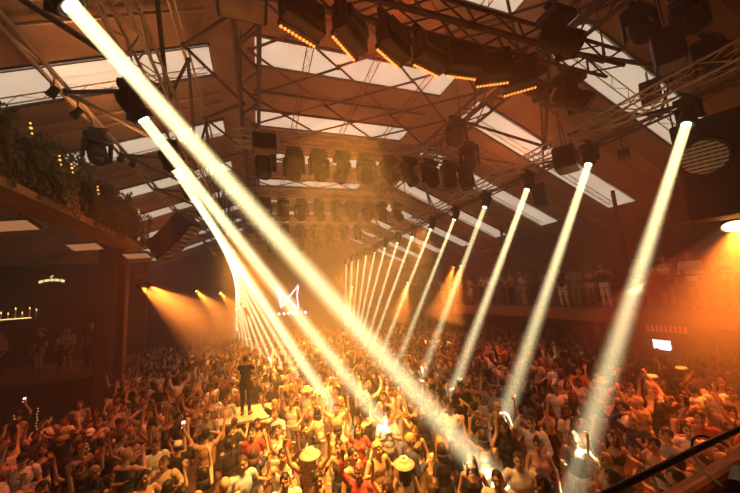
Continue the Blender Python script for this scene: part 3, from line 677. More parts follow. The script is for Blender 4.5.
# ------------------------------------------------------------------ right balcony and bar
struct('trim_63', MB().box((13.55, 16.8, 3.70), (4.7, 33.8, .30)), M['slab'], 'balcony slab')
struct('trim_64', MB().box((11.24, 16.8, 3.74), (.1, 33.8, .46)), M['slab'], 'balcony lip')
struct('trim_65', MB().box((13.4, 16.8, 6.9), (.3, 33.8, .35)), M['darkwall'], 'balcony header')
railing('balcony_railing', 'long dark railing along the edge of the right balcony', [(11.35, .4, 3.85), (11.35, 33.2, 3.85)], 1.08, 2.0, 3)
for i, y in enumerate((1.9, 8.0, 14.2, 20.4, 26.6)):
    struct('trim_%d' % (70+i), MB().bevbox((11.75, y+.3, FLZ+1.45), (.28, .28, 2.9), .03), M['pillar'])
    struct('trim_%d' % (80+i), MB().tube((13.4, y, 3.85), (13.4, y, 8.4), .07, n=10), M['darkwall'])
c = onx(662, 345, 15.7); t = empty('wall_screen', c, 'small bright white screen behind the bar under the right balcony', 'screen')
MB().bevbox((.03, 0, 0), (.05, .66, .44), .012).build('casing', M['black'], t); MB().box((-.0, 0, 0), (.012, .62, .40)).build('display', M['screen'], t)
a = onx(648, 330, 15.6); b = onx(682, 330, 15.6); yc = (a.y+b.y)/2; Ls = abs(a.y-b.y)+.3
for q, z in enumerate((a.z-.05,)):
    t = empty('bar_shelf', (15.72, yc, z), 'back-bar shelf above the white screen under the right balcony, lined with bottles', 'shelf')
    MB().box((0, 0, 0), (.24, Ls, .03)).build('board', M['darkwood'], t); MB().box((-.11, 0, .02), (.015, Ls*.98, .02)).build('light_strip', M['redlit'], t)
    bm = MB().lathe([(.036, 0), (.038, .16), (.03, .2), (.013, .23), (.013, .3)], 10).mesh('bottle', [M['redlit']], True)
    for j in range(9):
        o = link('liquor_bottle', bm, None, (15.72, yc-Ls/2+.1+j*(Ls-.2)/8, z+.015)); tag(o, 'red-lit liquor bottle, %s from the stage end of the back-bar shelf' % ordn[8-j], 'bottle', 'bottles on the back-bar shelf')
t = empty('bar_counter', (14.4, 8.6, FLZ), 'dark bar counter under the right balcony below the white screen', 'bar counter')
MB().box((0, 0, .53), (.6, 5.6, 1.06)).build('front', M['darkwood'], t); MB().bevbox((-.05, 0, 1.09), (.8, 5.8, .06), .015).build('worktop', M['wood'], t)
for px, lab in (((651, 375), 'low table with a glowing amber bowl, nearest the bar screen'), ((681, 367), 'low table with a dim amber bowl, nearer the frame edge')):
    c = onz(*px, 1.98+FLZ*.6); t = empty('glowing_bowl_table', (c.x, c.y, FLZ), lab, 'table', 'tables with glowing bowls'); t.scale = (.62, .62, .895)
    MB().tube((0, 0, 0), (0, 0, 1.8), .04, n=8).build('stand', M['darksteel'], t); MB().lathe([(.03, 1.78), (.22, 1.82), (.26, 1.86), (.24, 1.87)], 18).build('tray', M['darkwood'], t); MB().lathe([(.08, 1.865), (.2, 1.89), (.2, 1.92), (.06, 1.93)], 16).build('bowl', M['bulb'], t)

# ------------------------------------------------------------------ stage
t = empty('stage_platform', (3.3, 31.6, 0), 'dark stage platform at the far end of the hall, under the neon sign', 'stage')
MB().box((0, 0, .65), (11, 4.2, 1.3)).build('deck', M['darkwood'], t); MB().box((0, -2.12, .65), (10.9, .03, 1.2)).build('skirt', M['darkwall'], t)
t = empty('control_booth', (3.0, 30.6, 1.3), 'dark disc jockey booth on the stage platform', 'booth')
MB().bevbox((0, 0, .55), (3.0, .7, 1.1), .03).build('front', M['darkwall'], t); MB().bevbox((0, .05, 1.12), (3.1, .85, .06), .015).build('worktop', M['black'], t)
for x in (-.7, .7): MB().bevbox((x, .05, 1.18), (.45, .4, .08), .015).build('player', M['black'], t)
s = empty('neon_sign', ony(288, 300, 33.6), 'white neon sign of two crossing strokes between upright strokes, above the stage', 'sign')
def npx(px, py): return ony(px, py, 33.6)-s.location
def stroke(pts, r=.05): MB().path([npx(*p) for p in pts], r, 6).build('neon_tube', M['neon'], s)
stroke([(277.5, 288), (297.5, 309)]); stroke([(297, 287), (281, 307.5)])
stroke([(276.5, 288.5), (279, 296), (281, 307)]); stroke([(279, 289), (281, 298), (280.5, 307)]); stroke([(298, 287), (297, 296), (298.5, 309)]); stroke([(296, 289), (298, 284.5), (299, 288)], .04); stroke([(276, 290), (277.5, 285.5), (279.5, 290)], .04)
for i, x in enumerate((273.5, 279, 284, 288.5, 293, 297, 301.5, 305.5)):
    mb = MB(); c = npx(x, 314.2-.25*i+(1 if i == 0 else 0))
    if i in (0, 6): mb.box(c, (.06, .04, .34)); 
    elif i == 3: mb.add([c+V((-.16, 0, .14)), c+V((.16, 0, .14)), c+V((0, 0, -.16)), c+V((-.16, .04, .14)), c+V((.16, .04, .14)), c+V((0, .04, -.16))], [(0, 2, 1), (3, 4, 5), (0, 1, 4, 3), (1, 2, 5, 4), (2, 0, 3, 5)])
    elif i == 5: mb.box(c+V((0, 0, .1)), (.28, .04, .07)).box(c+V((0, 0, -.05)), (.07, .04, .24))
    else: mb.ball(c, (.13, .04, .14), 4 if i == 4 else 10, 4)
    mb.build('glyph', M['neon'], s)
struct('trim_90', MB().box((3.3, 33.85, 5.2), (11.5, .1, 7.6)), M['darkwall'], 'stage backdrop')

# ------------------------------------------------------------------ podium with the standing man, railing in front of the camera
PZ = 1.80
q = [onz(*p, PZ) for p in ((214, 426), (274, 416), (277, 402), (220.5, 409.5))]
cen = sum(q, V())/4
t = empty('podium', (cen.x, cen.y, 0), 'tall podium with pale board top rising out of the crowd, below the standing man', 'podium')
ql = [V((p.x-cen.x, p.y-cen.y, 0)) for p in q]
def quad(k, z): return [V((p.x*k, p.y*k, z)) for p in ql]
MB().hexa(quad(1.03, PZ-.06), quad(1.03, PZ)).build('board_top', M['board'], t)
MB().hexa(quad(.93, 0), quad(.93, PZ-.06)).build('base', M['darkwood'], t)
PODIUM = onz(246, 415, PZ)
def rail_front():
    t = empty('front_railing', (1.4, .78, 3.5), 'thin dark tube railing of the viewing balcony, crossing the near corner', 'railing')
    MB().path([(-.9, -.045, .95), (.2, .0, .95), (1.6, .04, .95)], .0105, 12).build('handrail', M['blackgloss'], t)
    for x in (-.88, 1.55): MB().tube((x, 0, 0), (x, 0, .95), .012, n=8).build('post', M['blackgloss'], t)
    u = empty('balcony_ledge', (1.4, .6, 3.5), 'brown ledge of the viewing balcony below the tube railing', 'ledge')
    a, b, c, d = onz(662, 486, 4.30), onz(742, 437, 4.30), onz(760, 470, 4.30), onz(705, 520, 4.30); o = V((1.4, .6, 3.5))
    MB().hexa([(-.45, -.75, .70), (1.6, -.75, .70), (1.6, .40, .70), (-.45, .28, .70)], [(-.45, -.75, .74), (1.6, -.75, .74), (1.6, .40, .74), (-.45, .28, .74)]).build('top_board', M['wood'], u)
    MB().path([(-.4, .20, .765), (.5, .245, .765), (1.6, .31, .765)], .03, 12).build('edge_pipe', M['wood'], u)
    cb = MB(); pts = [(728, 446), (718, 441), (703, 436), (694, 438), (692, 446), (694, 458), (701, 468), (712, 478), (728, 490)]
    P = [onz(*p, 4.33+.04*math.sin(i*.8)) for i, p in enumerate(pts)]; P2 = []
    for i in range(len(P)-1):
        for k in range(4):
            s_ = k/4; p0, p1, p2, p3 = P[max(i-1, 0)], P[i], P[i+1], P[min(i+2, len(P)-1)]
            P2.append(.5*((2*p1)+(p2-p0)*s_+(2*p0-5*p1+4*p2-p3)*s_*s_+(3*p1-p0-3*p2+p3)*s_**3))
    cb.path(P2, .0045, 8); tag(cb.build('cable', M['blackgloss']), 'black cable loop lying on the brown ledge', 'cable')
    c = onz(738, 484, 4.30); g = empty('dimmer_box', c, 'small black control box at the corner of the brown ledge', 'control box', None, .3)
    g.scale = (.7, .7, .7)
    MB().bevbox((.05, -.03, .0), (.20, .12, .07), .01).build('case', M['blackgloss'], g)
    for x in (0, .05, .1): MB().tube((x, -.03, .03), (x, -.03, .05), .009, n=8).build('knob', M['grille'], g)
rail_front()
# ------------------------------------------------------------------ crowd
def skinmat(n, col):
    m = mat(n, col, .55, noise=0); nt = m.node_tree; b = nt.nodes['Principled BSDF']
    at = nt.nodes.new('ShaderNodeAttribute'); at.attribute_name = 'tint'; mx = nt.nodes.new('ShaderNodeMix'); mx.data_type = 'RGBA'; mx.blend_type = 'MULTIPLY'; mx.inputs['Factor'].default_value = 1
    mx.inputs['A'].default_value = (*col, 1); nt.links.new(at.outputs['Color'], mx.inputs['B']); nt.links.new(mx.outputs['Result'], b.inputs['Base Color']); return m
SKIN = [skinmat('skin_fair', (.62, .40, .28)), skinmat('skin_tan', (.48, .28, .17)), skinmat('skin_brown', (.27, .14, .08))]
CLOTH = {'white': (.80, .77, .72), 'black': (.02, .018, .02), 'grey': (.28, .27, .26), 'navy': (.035, .045, .10), 'red': (.34, .06, .05), 'beige': (.55, .43, .29), 'olive': (.14, .13, .07), 'orange': (.62, .25, .06), 'pale blue': (.38, .48, .58), 'dark green': (.04, .07, .05), 'pink': (.66, .34, .34), 'brown': (.17, .09, .05)}
CM = {k: mat('cloth_'+k.replace(' ', '_'), c, .85, noise=.12, scale=25) for k, c in CLOTH.items()}
HAIRM = {'black': M['hair_black'], 'brown': mat('hair_brown', (.07, .037, .02), .5, noise=0), 'blond': mat('hair_blond', (.40, .27, .12), .5, noise=0), 'reddish': mat('hair_red', (.18, .06, .03), .5, noise=0)}
rc = random.Random(21)
mposes = ['arms_down', 'one_up', 'both_up', 'filming', 'drink', 'clapping', 'pointing', 'hand_on_head', 'phone_up', 'folded', 'dancing', 'rail']
fposes = ['arms_down', 'one_up', 'both_up', 'drink', 'clapping', 'phone_up', 'dancing', 'rail', 'hand_on_head']
for p in mposes: make_body(p, False, ratio=.13)
for p in fposes: make_body(p, True, ratio=.13)
HAIR = {k: hair_mesh(k) for k in ('short', 'curly', 'long', 'bun', 'ponytail', 'bob', 'mohawk')}
HAT = {k: hat_mesh(k) for k in ('cap', 'brim')}
for d in (TOP, PANTS):
    for me in d.values(): me.materials.append(CM['black'])
for me in BODY.values(): me.materials.append(SKIN[0])
def hand_at(pose, right=True):
    el, wr, hd = POSES[pose][0 if right else 1]; s = 1 if right else -1
    return V((s*wr[0], wr[1], wr[2])), V((s*hd[0], hd[1], hd[2])).normalized()
phone_b = MB().bevbox((0, 0, 0), (.075, .010, .155), .004).mesh('phone_case', [M['blackgloss']]); phone_s = MB().box((0, -.006, 0), (.067, .003, .145)).mesh('phone_display', [M['phonescreen']])
flash_me = MB().ball((0, 0, 0), (.03, .012, .03), 8, 6).mesh('flash_light', [M['neon']], True)
glass_me = MB().lathe([(.028, 0), (.036, .12), (.033, .12), (.026, .008)], 12).mesh('drinking_glass', [M['glassy']], True)
PEOPLE = []
def person(x, y, z, face, pose, fem, topk, topc, pantk, pantc, hair, hairc, skin, sc=1.0, hat=None, place='', group='people on the dance floor', lit=False):
    k = (pose, fem)
    o = link('person', BODY[k], None, (x, y, z), SKIN[skin]); o.rotation_euler = (0, 0, face); o.scale = (sc,)*3
    if topk: link({'tshirt': 'shirt', 'tank': 'tank_top', 'shirt': 'shirt', 'crop': 'crop_top'}[topk], TOP[k, topk], o, None, CM[topc])
    link('trousers' if pantk == 'long' else 'shorts', PANTS[k, pantk], o, None, CM[pantc])
    if hair: link('hair', HAIR[hair], o, None, HAIRM[hairc])
    if hat: link('hat', HAT[hat], o, None, M['straw'] if hat == 'brim' else CM['white' if hat == 'cap' and topc == 'black' else 'black'])
    P = dict(o=o, x=x, y=y, z=z, fem=fem, topk=topk, topc=topc, hair=hair, hairc=hairc, hat=hat, pose=pose, place=place, hatc='straw' if hat == 'brim' else ('white' if topc == 'black' else 'black'), group=group, lit=lit, face=face)
    PEOPLE.append(P)
    Mw = Matrix.Translation((x, y, z)) @ Matrix.Rotation(face, 4, 'Z') @ Matrix.Scale(sc, 4)
    if pose in ('phone_up', 'filming'):
        w, hd = hand_at(pose); c = (w+hd*.11+V((0, .022, .0))) if pose == 'phone_up' else V((0, w.y+.06, w.z+.12))
        e = empty('smartphone', Mw @ c, None, 'phone', 'phones held up in the crowd', face); P['phone'] = e
        if pose == 'filming': e.rotation_euler = (0, PI/2, face)
        if lit and z > 3: link('flash_light', flash_me, e, (0, .012, .05))
        link('case', phone_b, e); link('display', phone_s, e, None, M['phonescreen'] if lit else M['blackgloss'])
    if pose == 'drink':
        w, hd = hand_at(pose); e = link('drinking_glass', glass_me, None, Mw @ (w+hd*.09+V((-.0, .02, -.03)))); P['glass'] = e
        tag(e, None, 'glass', 'drinks held in the crowd')
    return P
def rnd_look():
    fem = rc.random() < .42
    topc = rc.choices(list(CLOTH), [27, 30, 9, 7, 3, 6, 3, 3, 4, 3, 3, 3])[0]
    topk = rc.choices(['tshirt', 'tank', 'shirt', None], [52, 16, 20, 12])[0] if not fem else rc.choices(['tshirt', 'tank', 'crop'], [35, 40, 25])[0]
    hair = rc.choices(['short', 'curly', 'mohawk', None, 'bun'], [66, 12, 4, 8, 4])[0] if not fem else rc.choices(['long', 'bun', 'ponytail', 'bob', 'curly'], [50, 10, 17, 15, 8])[0]
    hairc = rc.choices(['black', 'brown', 'blond', 'reddish'], [52, 28, 14, 6] if fem else [62, 28, 7, 3])[0]
    hat = None
    if not fem and rc.random() < .10: hat = rc.choice(['cap', 'cap', 'cap', 'brim'])
    if hat: hair = 'short'
    pose = rc.choices(fposes, [22, 14, 10, 12, 9, 9, 20, 0, 4])[0] if fem else rc.choices(mposes, [22, 13, 9, 7, 12, 8, 7, 3, 8, 4, 16, 0])[0]
    return dict(pose=pose, fem=fem, topk=topk, topc=topc, pantk=rc.choice(['long', 'long', 'short']), pantc=rc.choice(['black', 'navy', 'grey', 'black', 'beige', 'white']), hair=hair, hairc=hairc, skin=rc.choices([0, 1, 2], [5, 5, 2])[0], hat=hat)
def facing(x, y):
    r = rc.random()
    if r < .62: d = V((-x+rc.uniform(-1, 1)*.3, -y, 0)); return math.atan2(-d.x, d.y)+rc.gauss(0, .45)
    if r < .86: return rc.gauss(0, .5)
    return rc.uniform(-PI, PI)
BLOCK = [(cen.x, cen.y, 1.15), (-5.9, 16.5, .75)]+[(11.75, y_+.3, .4) for y_ in (1.9, 8.0, 14.2, 20.4, 26.6)]
def free(x, y, pts, dmin):
    if any((x-a)**2+(y-b)**2 < r*r for a, b, r in BLOCK): return False
    if 13.8 < x and 5.4 < y < 11.8: return False
    return all((x-a)**2+(y-b)**2 > dmin*dmin for a, b in pts)
# people the photograph shows clearly: (pixel of the head, look)
KEY = [
 ((310, 458), dict(pose='both_up', fem=False, topk=None, topc='orange', pantk='short', pantc='navy', hair='short', hairc='brown', skin=1, hat='brim'), 'c'),
 ((404, 462), dict(pose='arms_down', fem=True, topk='tank', topc='white', pantk='short', pantc='white', hair='long', hairc='black', skin=1, hat='brim'), 's'),
 ((556, 388), dict(pose='arms_down', fem=False, topk='tshirt', topc='white', pantk='long', pantc='black', hair='short', hairc='black', skin=1, hat=None), 'c'),
 ((519, 462), dict(pose='dancing', fem=False, topk='tshirt', topc='white', pantk='long', pantc='black', hair='short', hairc='brown', skin=0, hat=None), 'c'),
 ((655, 447), dict(pose='filming', fem=False, topk='tank', topc='white', pantk='long', pantc='navy', hair='short', hairc='black', skin=1, hat=None), 'l'),
 ((684, 398), dict(pose='pointing', fem=False, topk='tank', topc='black', pantk='long', pantc='black', hair='short', hairc='black', skin=1, hat=None), 'c'),
 ((700, 420), dict(pose='phone_up', fem=False, topk='tshirt', topc='red', pantk='long', pantc='black', hair='short', hairc='black', skin=1, hat=None), 'c'),
 ((668, 437), dict(pose='dancing', fem=False, topk='tshirt', topc='grey', pantk='long', pantc='black', hair='short', hairc='brown', skin=0, hat=None), 'l'),
 ((543, 482), dict(pose='arms_down', fem=True, topk='crop', topc='beige', pantk='short', pantc='black', hair='long', hairc='black', skin=1, hat=None), 'l'),
 ((537, 440), dict(pose='drink', fem=True, topk='tank', topc='pink', pantk='short', pantc='black', hair='bun', hairc='black', skin=1, hat=None), 'c'),
 ((471, 458), dict(pose='arms_down', fem=True, topk='tank', topc='black', pantk='short', pantc='black', hair='long', hairc='brown', skin=1, hat=None), 'c'),
 ((352, 455), dict(pose='arms_down', fem=False, topk='tank', topc='black', pantk='long', pantc='black', hair='short', hairc='black', skin=1, hat=None), 'r'),
 ((316, 478), dict(pose='arms_down', fem=True, topk='tank', topc='black', pantk='short', pantc='black', hair='bun', hairc='black', skin=1, hat=None), 'r'),
 ((283, 458), dict(pose='dancing', fem=False, topk='tank', topc='white', pantk='long', pantc='black', hair='short', hairc='black', skin=1, hat=None), 'c'),
 ((285, 480), dict(pose='arms_down', fem=False, topk='shirt', topc='white', pantk='long', pantc='black', hair='short', hairc='black', skin=1, hat=None), 'c'),
 ((225, 485), dict(pose='arms_down', fem=False, topk='tshirt', topc='beige', pantk='long', pantc='black', hair=None, hairc='black', skin=0, hat=None), 's'),
 ((178, 447), dict(pose='phone_up', fem=False, topk='tshirt', topc='black', pantk='long', pantc='black', hair='short', hairc='black', skin=1, hat='cap'), 's'),
 ((206, 436), dict(pose='both_up', fem=False, topk=None, topc='red', pantk='short', pantc='black', hair='short', hairc='black', skin=1, hat='cap'), 's'),
 ((132, 445), dict(pose='both_up', fem=True, topk='tank', topc='black', pantk='short', pantc='black', hair='ponytail', hairc='black', skin=1, hat=None), 'c'),
 ((82, 452), dict(pose='pointing', fem=False, topk='tshirt', topc='grey', pantk='long', pantc='black', hair='short', hairc='blond', skin=0, hat=None), 'r'),
 ((90, 434), dict(pose='arms_down', fem=False, topk='tshirt', topc='black', pantk='long', pantc='black', hair='short', hairc='black', skin=1, hat='cap'), 'c'),
 ((605, 452), dict(pose='one_up', fem=True, topk='tshirt', topc='beige', pantk='short', pantc='black', hair='long', hairc='blond', skin=0, hat=None), 'l'),
 ((497, 478), dict(pose='arms_down', fem=False, topk='tshirt', topc='white', pantk='long', pantc='black', hair='short', hairc='black', skin=0, hat=None), 'c'),
 ((19, 413), dict(pose='phone_up', fem=False, topk='tshirt', topc='black', pantk='long', pantc='black', hair='short', hairc='black', skin=1, hat=None), 's'),
 ((80, 405), dict(pose='arms_down', fem=False, topk='tshirt', topc='grey', pantk='long', pantc='black', hair='short', hairc='black', skin=1, hat=None), 'c'),
 ((226, 400), dict(pose='arms_down', fem=False, topk='tshirt', topc='white', pantk='long', pantc='black', hair='short', hairc='black', skin=0, hat=None), 'c'),
]
pts = []; specs = []
for px, look, fc in KEY:
    q = onz(*px, FLZ+1.60); x, y = q.x, q.y; pts.append((x, y))
    d = math.atan2(x, -y)                                                   # towards the camera
    specs.append((proj((x, y, FLZ+1.6))[2], x, y, look, d+{'c': 0, 's': PI+.1, 'l': -.9, 'r': .9}[fc]))
far = []
gy = 1.4
while gy < 28.9:
    gx_ = -11.7
    while gx_ < 15.3:
        x = gx_+rc.uniform(-.2, .2); y = gy+rc.uniform(-.18, .18); gx_ += .545
        a = proj((x, y, FLZ+1.7)); b = proj((x, y, FLZ+1.35))
        if a[0] < -14 or a[0] > 752 or a[1] > 506 or a[2] < 2.2 or b[1] < 298: continue
        if y > 24+2.5*math.sin(x*.9): 
            if rc.random() < .5: continue
        if x < -5.2 and y > 19.3 and y < 20.3: continue
        if x < -.345*y-.1 and y > 12.0: continue
        if not free(x, y, pts, .47): continue
        pts.append((x, y)); far.append((a[2], x, y))
    gy += .5
far.sort(); NB = 34; NIND = 298-NB-1-len(specs)
for w, x, y in far[:NIND]: specs.append((w, x, y, rnd_look(), facing(x, y)))
for w, x, y, look, fc in specs:
    px = proj((x, y, FLZ+1.6))
    person(x, y, FLZ, fc, sc=(rc.gauss(.985, .025) if look['fem'] is False else rc.gauss(.945, .022)), lit=(px[0] < 560 and rc.random() < .45) or abs(px[0]-178) < 2 or px[0] < 22 and px[1] < 420, **look)
# the man standing on the podium, seen from behind, arms up at his face
person(PODIUM.x, PODIUM.y, PZ, -.35, 'filming', False, 'tshirt', 'black', 'long', 'black', 'short', 'black', 1, .96, None, 'standing on the podium above the crowd')
# people along the balcony and the terrace
rb = random.Random(5)
ys = sorted([5.45, 6.05, 6.7, 7.85, 8.35, 9.05, 9.55, 10.1, 11.0, 11.6, 12.4, 13.1, 13.9, 14.6, 15.6, 16.6, 17.5, 18.6, 4.7, 19.8, 21, 22.4, 24.1, 3.9])
for i, y in enumerate(ys):
    L = rnd_look(); L['pose'] = rb.choice(['rail', 'rail', 'arms_down', 'drink', 'phone_up', 'one_up', 'dancing', 'rail'])
    if abs(y-9.55) < .01: L.update(pantk='long', pantc='white', topc='black', topk='tshirt', pose='rail')
    if abs(y-8.35) < .01: L.update(pantk='short', pantc='beige', topk='crop' if L['fem'] else None, fem=True, pose='rail', hair='long', topc='pink'); L['topk'] = 'crop'
    person(11.72+rb.uniform(0, .22), y, 3.85, PI/2+rb.gauss(0, .25), sc=rb.gauss(.98, .02), place='at the right balcony rail', group='people along the right balcony', lit=True, **L)
for i, (x, y) in enumerate(((-11.2, 16.75), (-9.7, 17.2), (-8.3, 16.8), (-7.75, 17.3), (-7.35, 16.7), (-6.9, 17.4), (-6.75, 16.75), (-8.9, 18), (-10.4, 17.6))):
    L = rnd_look(); L['pose'] = rb.choice(['rail', 'arms_down', 'drink', 'arms_down']) if i < 6 else 'arms_down'
    person(x, y, TZ, PI+rb.gauss(-.5, .3), sc=rb.gauss(.98, .02), place='on the left terrace', group='people on the left terrace', **L)
# ---- one label for each person: look, pose, place, and if that is not enough a neighbour
hairtxt = {'short': 'short %s hair', 'curly': 'curly %s hair', 'long': 'long %s hair', 'bun': '%s hair in a bun', 'ponytail': '%s ponytail', 'bob': '%s bob', 'mohawk': '%s mohawk', None: 'shaved head'}
def look_of(P):
    t = {'tshirt': 'T-shirt', 'tank': 'tank top', 'shirt': 'long-sleeved shirt', 'crop': 'crop top', None: ''}[P['topk']]
    a = (P['topc']+' '+t) if t else 'bare chest'
    h = (P['hatc']+(' cap' if P['hat'] == 'cap' else ' brimmed hat')) if P['hat'] else (hairtxt[P['hair']] % P['hairc'] if P['hair'] else hairtxt[None])
    return a, h
LM = [((-3.25, 9.3), 'by the tall pillar'), ((cen.x, cen.y), 'beside the podium')]
for i in range(6): LM.append(((0, 0), ''))
def floor_place(P):
    x, y = P['x'], P['y']
    if P['place']: return P['place']
    if math.hypot(x+5.9, y-16.3) < 1.8: return 'by the left pillar'
    if math.hypot(x-cen.x, y-cen.y) < 1.9: return 'beside the podium'
    if x < -3.6: return 'below the ivy header'
    if x > 10.6: return 'below the right balcony'
    if y < 5.0 and x > 4.2: return 'near the tube railing'
    if x > 8.2: return 'toward the right balcony'
    for i in range(8):
        q = LAND[i]
        if math.hypot(x-q[0], y-q[1]) < .9: return 'under the %s %s shaft' % (ordn[i//2], q[2])
    return 'in the middle of the floor' if x > 0 else 'between pillar and podium'
LAND = []
for i in range(5):
    for s, P0, lowp, dr in (('r', V((8.28, YS[i], 8.0)), right_low[i], .17), ('l', V((-1.62, YS[i], 8.0)), left_low[i], .28)):
        D = landing(P0, lowp, dr); u = D/-D.z; q = P0+u*5.8; LAND.append((q.x, q.y, 'right' if s == 'r' else 'left'))
def nwords(s): return len(s.split())
def neighbour(P, k=0):
    c = sorted((Q for Q in PEOPLE if Q is not P and abs(Q['z']-P['z']) < (.5 if abs(P['z']-PZ) > .1 else 9)), key=lambda Q: (Q['x']-P['x'])**2+(Q['y']-P['y'])**2); return c[k]
seen = {}
for P in PEOPLE:
    a, h = look_of(P); back = math.cos(P['face']-math.atan2(P['x'], -P['y'])) < -.25
    who = 'person in '+a if P['topk'] else 'bare-chested person'; bk = ', back turned' if back else ''
    P['cands'] = ['%s, %s, %s, %s%s' % (who, h, PTXT[P['pose']], floor_place(P), bk), '%s, %s, %s, %s' % (who, h, PTXT[P['pose']], floor_place(P)), '%s, %s, %s%s' % (who, h, floor_place(P), bk)]
    P['tail'] = ['%s, %s, %s' % (who, h, PTXT[P['pose']]), '%s, %s, %s' % (who, PTXT[P['pose']], floor_place(P))]
    for k in range(4 if abs(P['z']-PZ) > .1 else 0):
        na, nh = look_of(neighbour(P, k)); nn = na if neighbour(P, k)['topk'] else 'a bare-chested one'
        side = 'right of' if proj((P['x'], P['y'], 1.5))[0] > proj((neighbour(P, k)['x'], neighbour(P, k)['y'], 1.5))[0] else 'left of'
        P['cands'] += ['%s, %s, %s, %s %s' % (who, h, PTXT[P['pose']], side, nn), '%s, %s, just %s person in %s' % (who, h, side, nn), '%s, %s, %s %s, %s' % (who, PTXT[P['pose']], side, nn, floor_place(P))]
from collections import Counter
cnt = Counter(P['cands'][0] for P in PEOPLE); cnt2 = Counter(P['cands'][1] for P in PEOPLE)
for P in PEOPLE:
    ok = [c for j, c in enumerate(P['cands']) if nwords(c) <= 16 and c not in seen and not (j == 0 and cnt[c] > 1) and not (j == 1 and cnt2[c] > 1)]
    ok = ok or [c for c in P['tail'] if c not in seen] or P['tail']
    lab = ok[0]
    seen[lab] = 1; P['label'] = lab; tag(P['o'], lab, 'person', P['group'])
    short = look_of(P)[0]+(' and '+look_of(P)[1])
    for it, what in (('phone', 'phone'), ('glass', 'drink')):
        if it in P:
            l = '%s held by the person in %s' % (what, short); pl = floor_place(P)
            l = '%s held by person in %s, %s' % (what, short, pl)
            if nwords(l) > 16: l = '%s held by person in %s' % (what, short)
            n = 0
            if l in seen: 
                na, nh = look_of(neighbour(P)); l = '%s held by person in %s, next to %s' % (what, short, na)
                if nwords(l) > 16: l = '%s held by %s person, next to %s, %s' % (what, look_of(P)[0], na, nh)
            seen[l] = 1; P[it]['label'] = l
# ---- everybody farther away: one countless crowd
def low(me, ratio):
    o = link('tmp', me.copy()); d = o.modifiers.new('d', 'DECIMATE'); d.ratio = ratio
    out = bpy.data.meshes.new_from_object(o.evaluated_get(bpy.context.evaluated_depsgraph_get())); tmp = o.data; bpy.data.objects.remove(o); bpy.data.meshes.remove(tmp)
    out.calc_loop_triangles(); n = len(out.vertices); co = np.empty(n*3, 'f4'); out.vertices.foreach_get('co', co); tr = np.empty(len(out.loop_triangles)*3, 'i4'); out.loop_triangles.foreach_get('vertices', tr)
    c = np.ones((n, 4), 'f4'); a = out.color_attributes.get('tint')
    if a: 
        b = np.empty(n*4, 'f4'); a.data.foreach_get('color', b); c = b.reshape(-1, 4)
    bpy.data.meshes.remove(out); return co.reshape(-1, 3), tr.reshape(-1, 3), c
slots = SKIN+[CM[k] for k in CLOTH]+[HAIRM[k] for k in HAIRM]; ck = list(CLOTH); hk = list(HAIRM)
VAR = []
for key in [k for k in BODY if k[0] not in ('rail',)]:
    fem = key[1]; B = low(BODY[key], .13); T = [low(TOP[key, t], .16) for t in (('tank', 'tshirt') if fem else ('tshirt', 'shirt'))]; PA = low(PANTS[key, 'long'], .07)
    VAR.append((key, B, T, PA))
HL = {k: low(HAIR[k], .14) for k in ('short', 'long', 'ponytail', 'curly')}
wts = {'arms_down': 22, 'one_up': 18, 'both_up': 18, 'dancing': 16, 'drink': 8, 'clapping': 8, 'pointing': 7, 'phone_up': 9, 'filming': 6, 'hand_on_head': 3, 'folded': 2}
vs, ts, ms, cs = [], [], [], []; nv = 0
for w, x, y in far[NIND:]:
    key, B, T, PA = rc.choices(VAR, [wts[v[0][0]] for v in VAR])[0]; fem = key[1]; s = rc.gauss(.98, .03) if not fem else rc.gauss(.94, .025); a = facing(x, y); ca, sa = math.cos(a), math.sin(a)
    Rm = np.array([[ca, sa, 0], [-sa, ca, 0], [0, 0, 1]], 'f4')
    L = rnd_look()
    for (co, tr, c), mi in ((B, L['skin']), (rc.choice(T), 3+ck.index(L['topc'])), (PA, 3+ck.index(L['pantc'])), (HL[rc.choice(['long', 'ponytail', 'long']) if fem else rc.choice(['short', 'short', 'curly'])], 3+len(ck)+hk.index(L['hairc']))):
        vs.append((co*s) @ Rm+np.array([x, y, FLZ], 'f4')); ts.append(tr+nv); ms.append(np.full(len(tr), mi, 'i4')); cs.append(c); nv += len(co)
vs = np.vstack(vs).astype('f4'); ts = np.vstack(ts); ms = np.concatenate(ms); cs = np.vstack(cs)
me = bpy.data.meshes.new('crowd'); me.vertices.add(len(vs)); me.vertices.foreach_set('co', vs.ravel()); me.loops.add(ts.size); me.loops.foreach_set('vertex_index', ts.ravel().astype('i4'))
me.polygons.add(len(ts)); me.polygons.foreach_set('loop_start', np.arange(0, ts.size, 3, dtype='i4')); 
for m in slots: me.materials.append(m)
me.polygons.foreach_set('material_index', ms); me.polygons.foreach_set('use_smooth', np.ones(len(ts), bool)); me.update(calc_edges=True)
me.color_attributes.new('tint', 'FLOAT_COLOR', 'POINT').data.foreach_set('color', cs.ravel())
tag(link('crowd', me), 'dense dancing crowd filling the hall toward the stage, beyond the nearer people', 'crowd', None, 'stuff')
print('people', len(PEOPLE), 'far', len(far)-NIND, 'tris', len(ts))
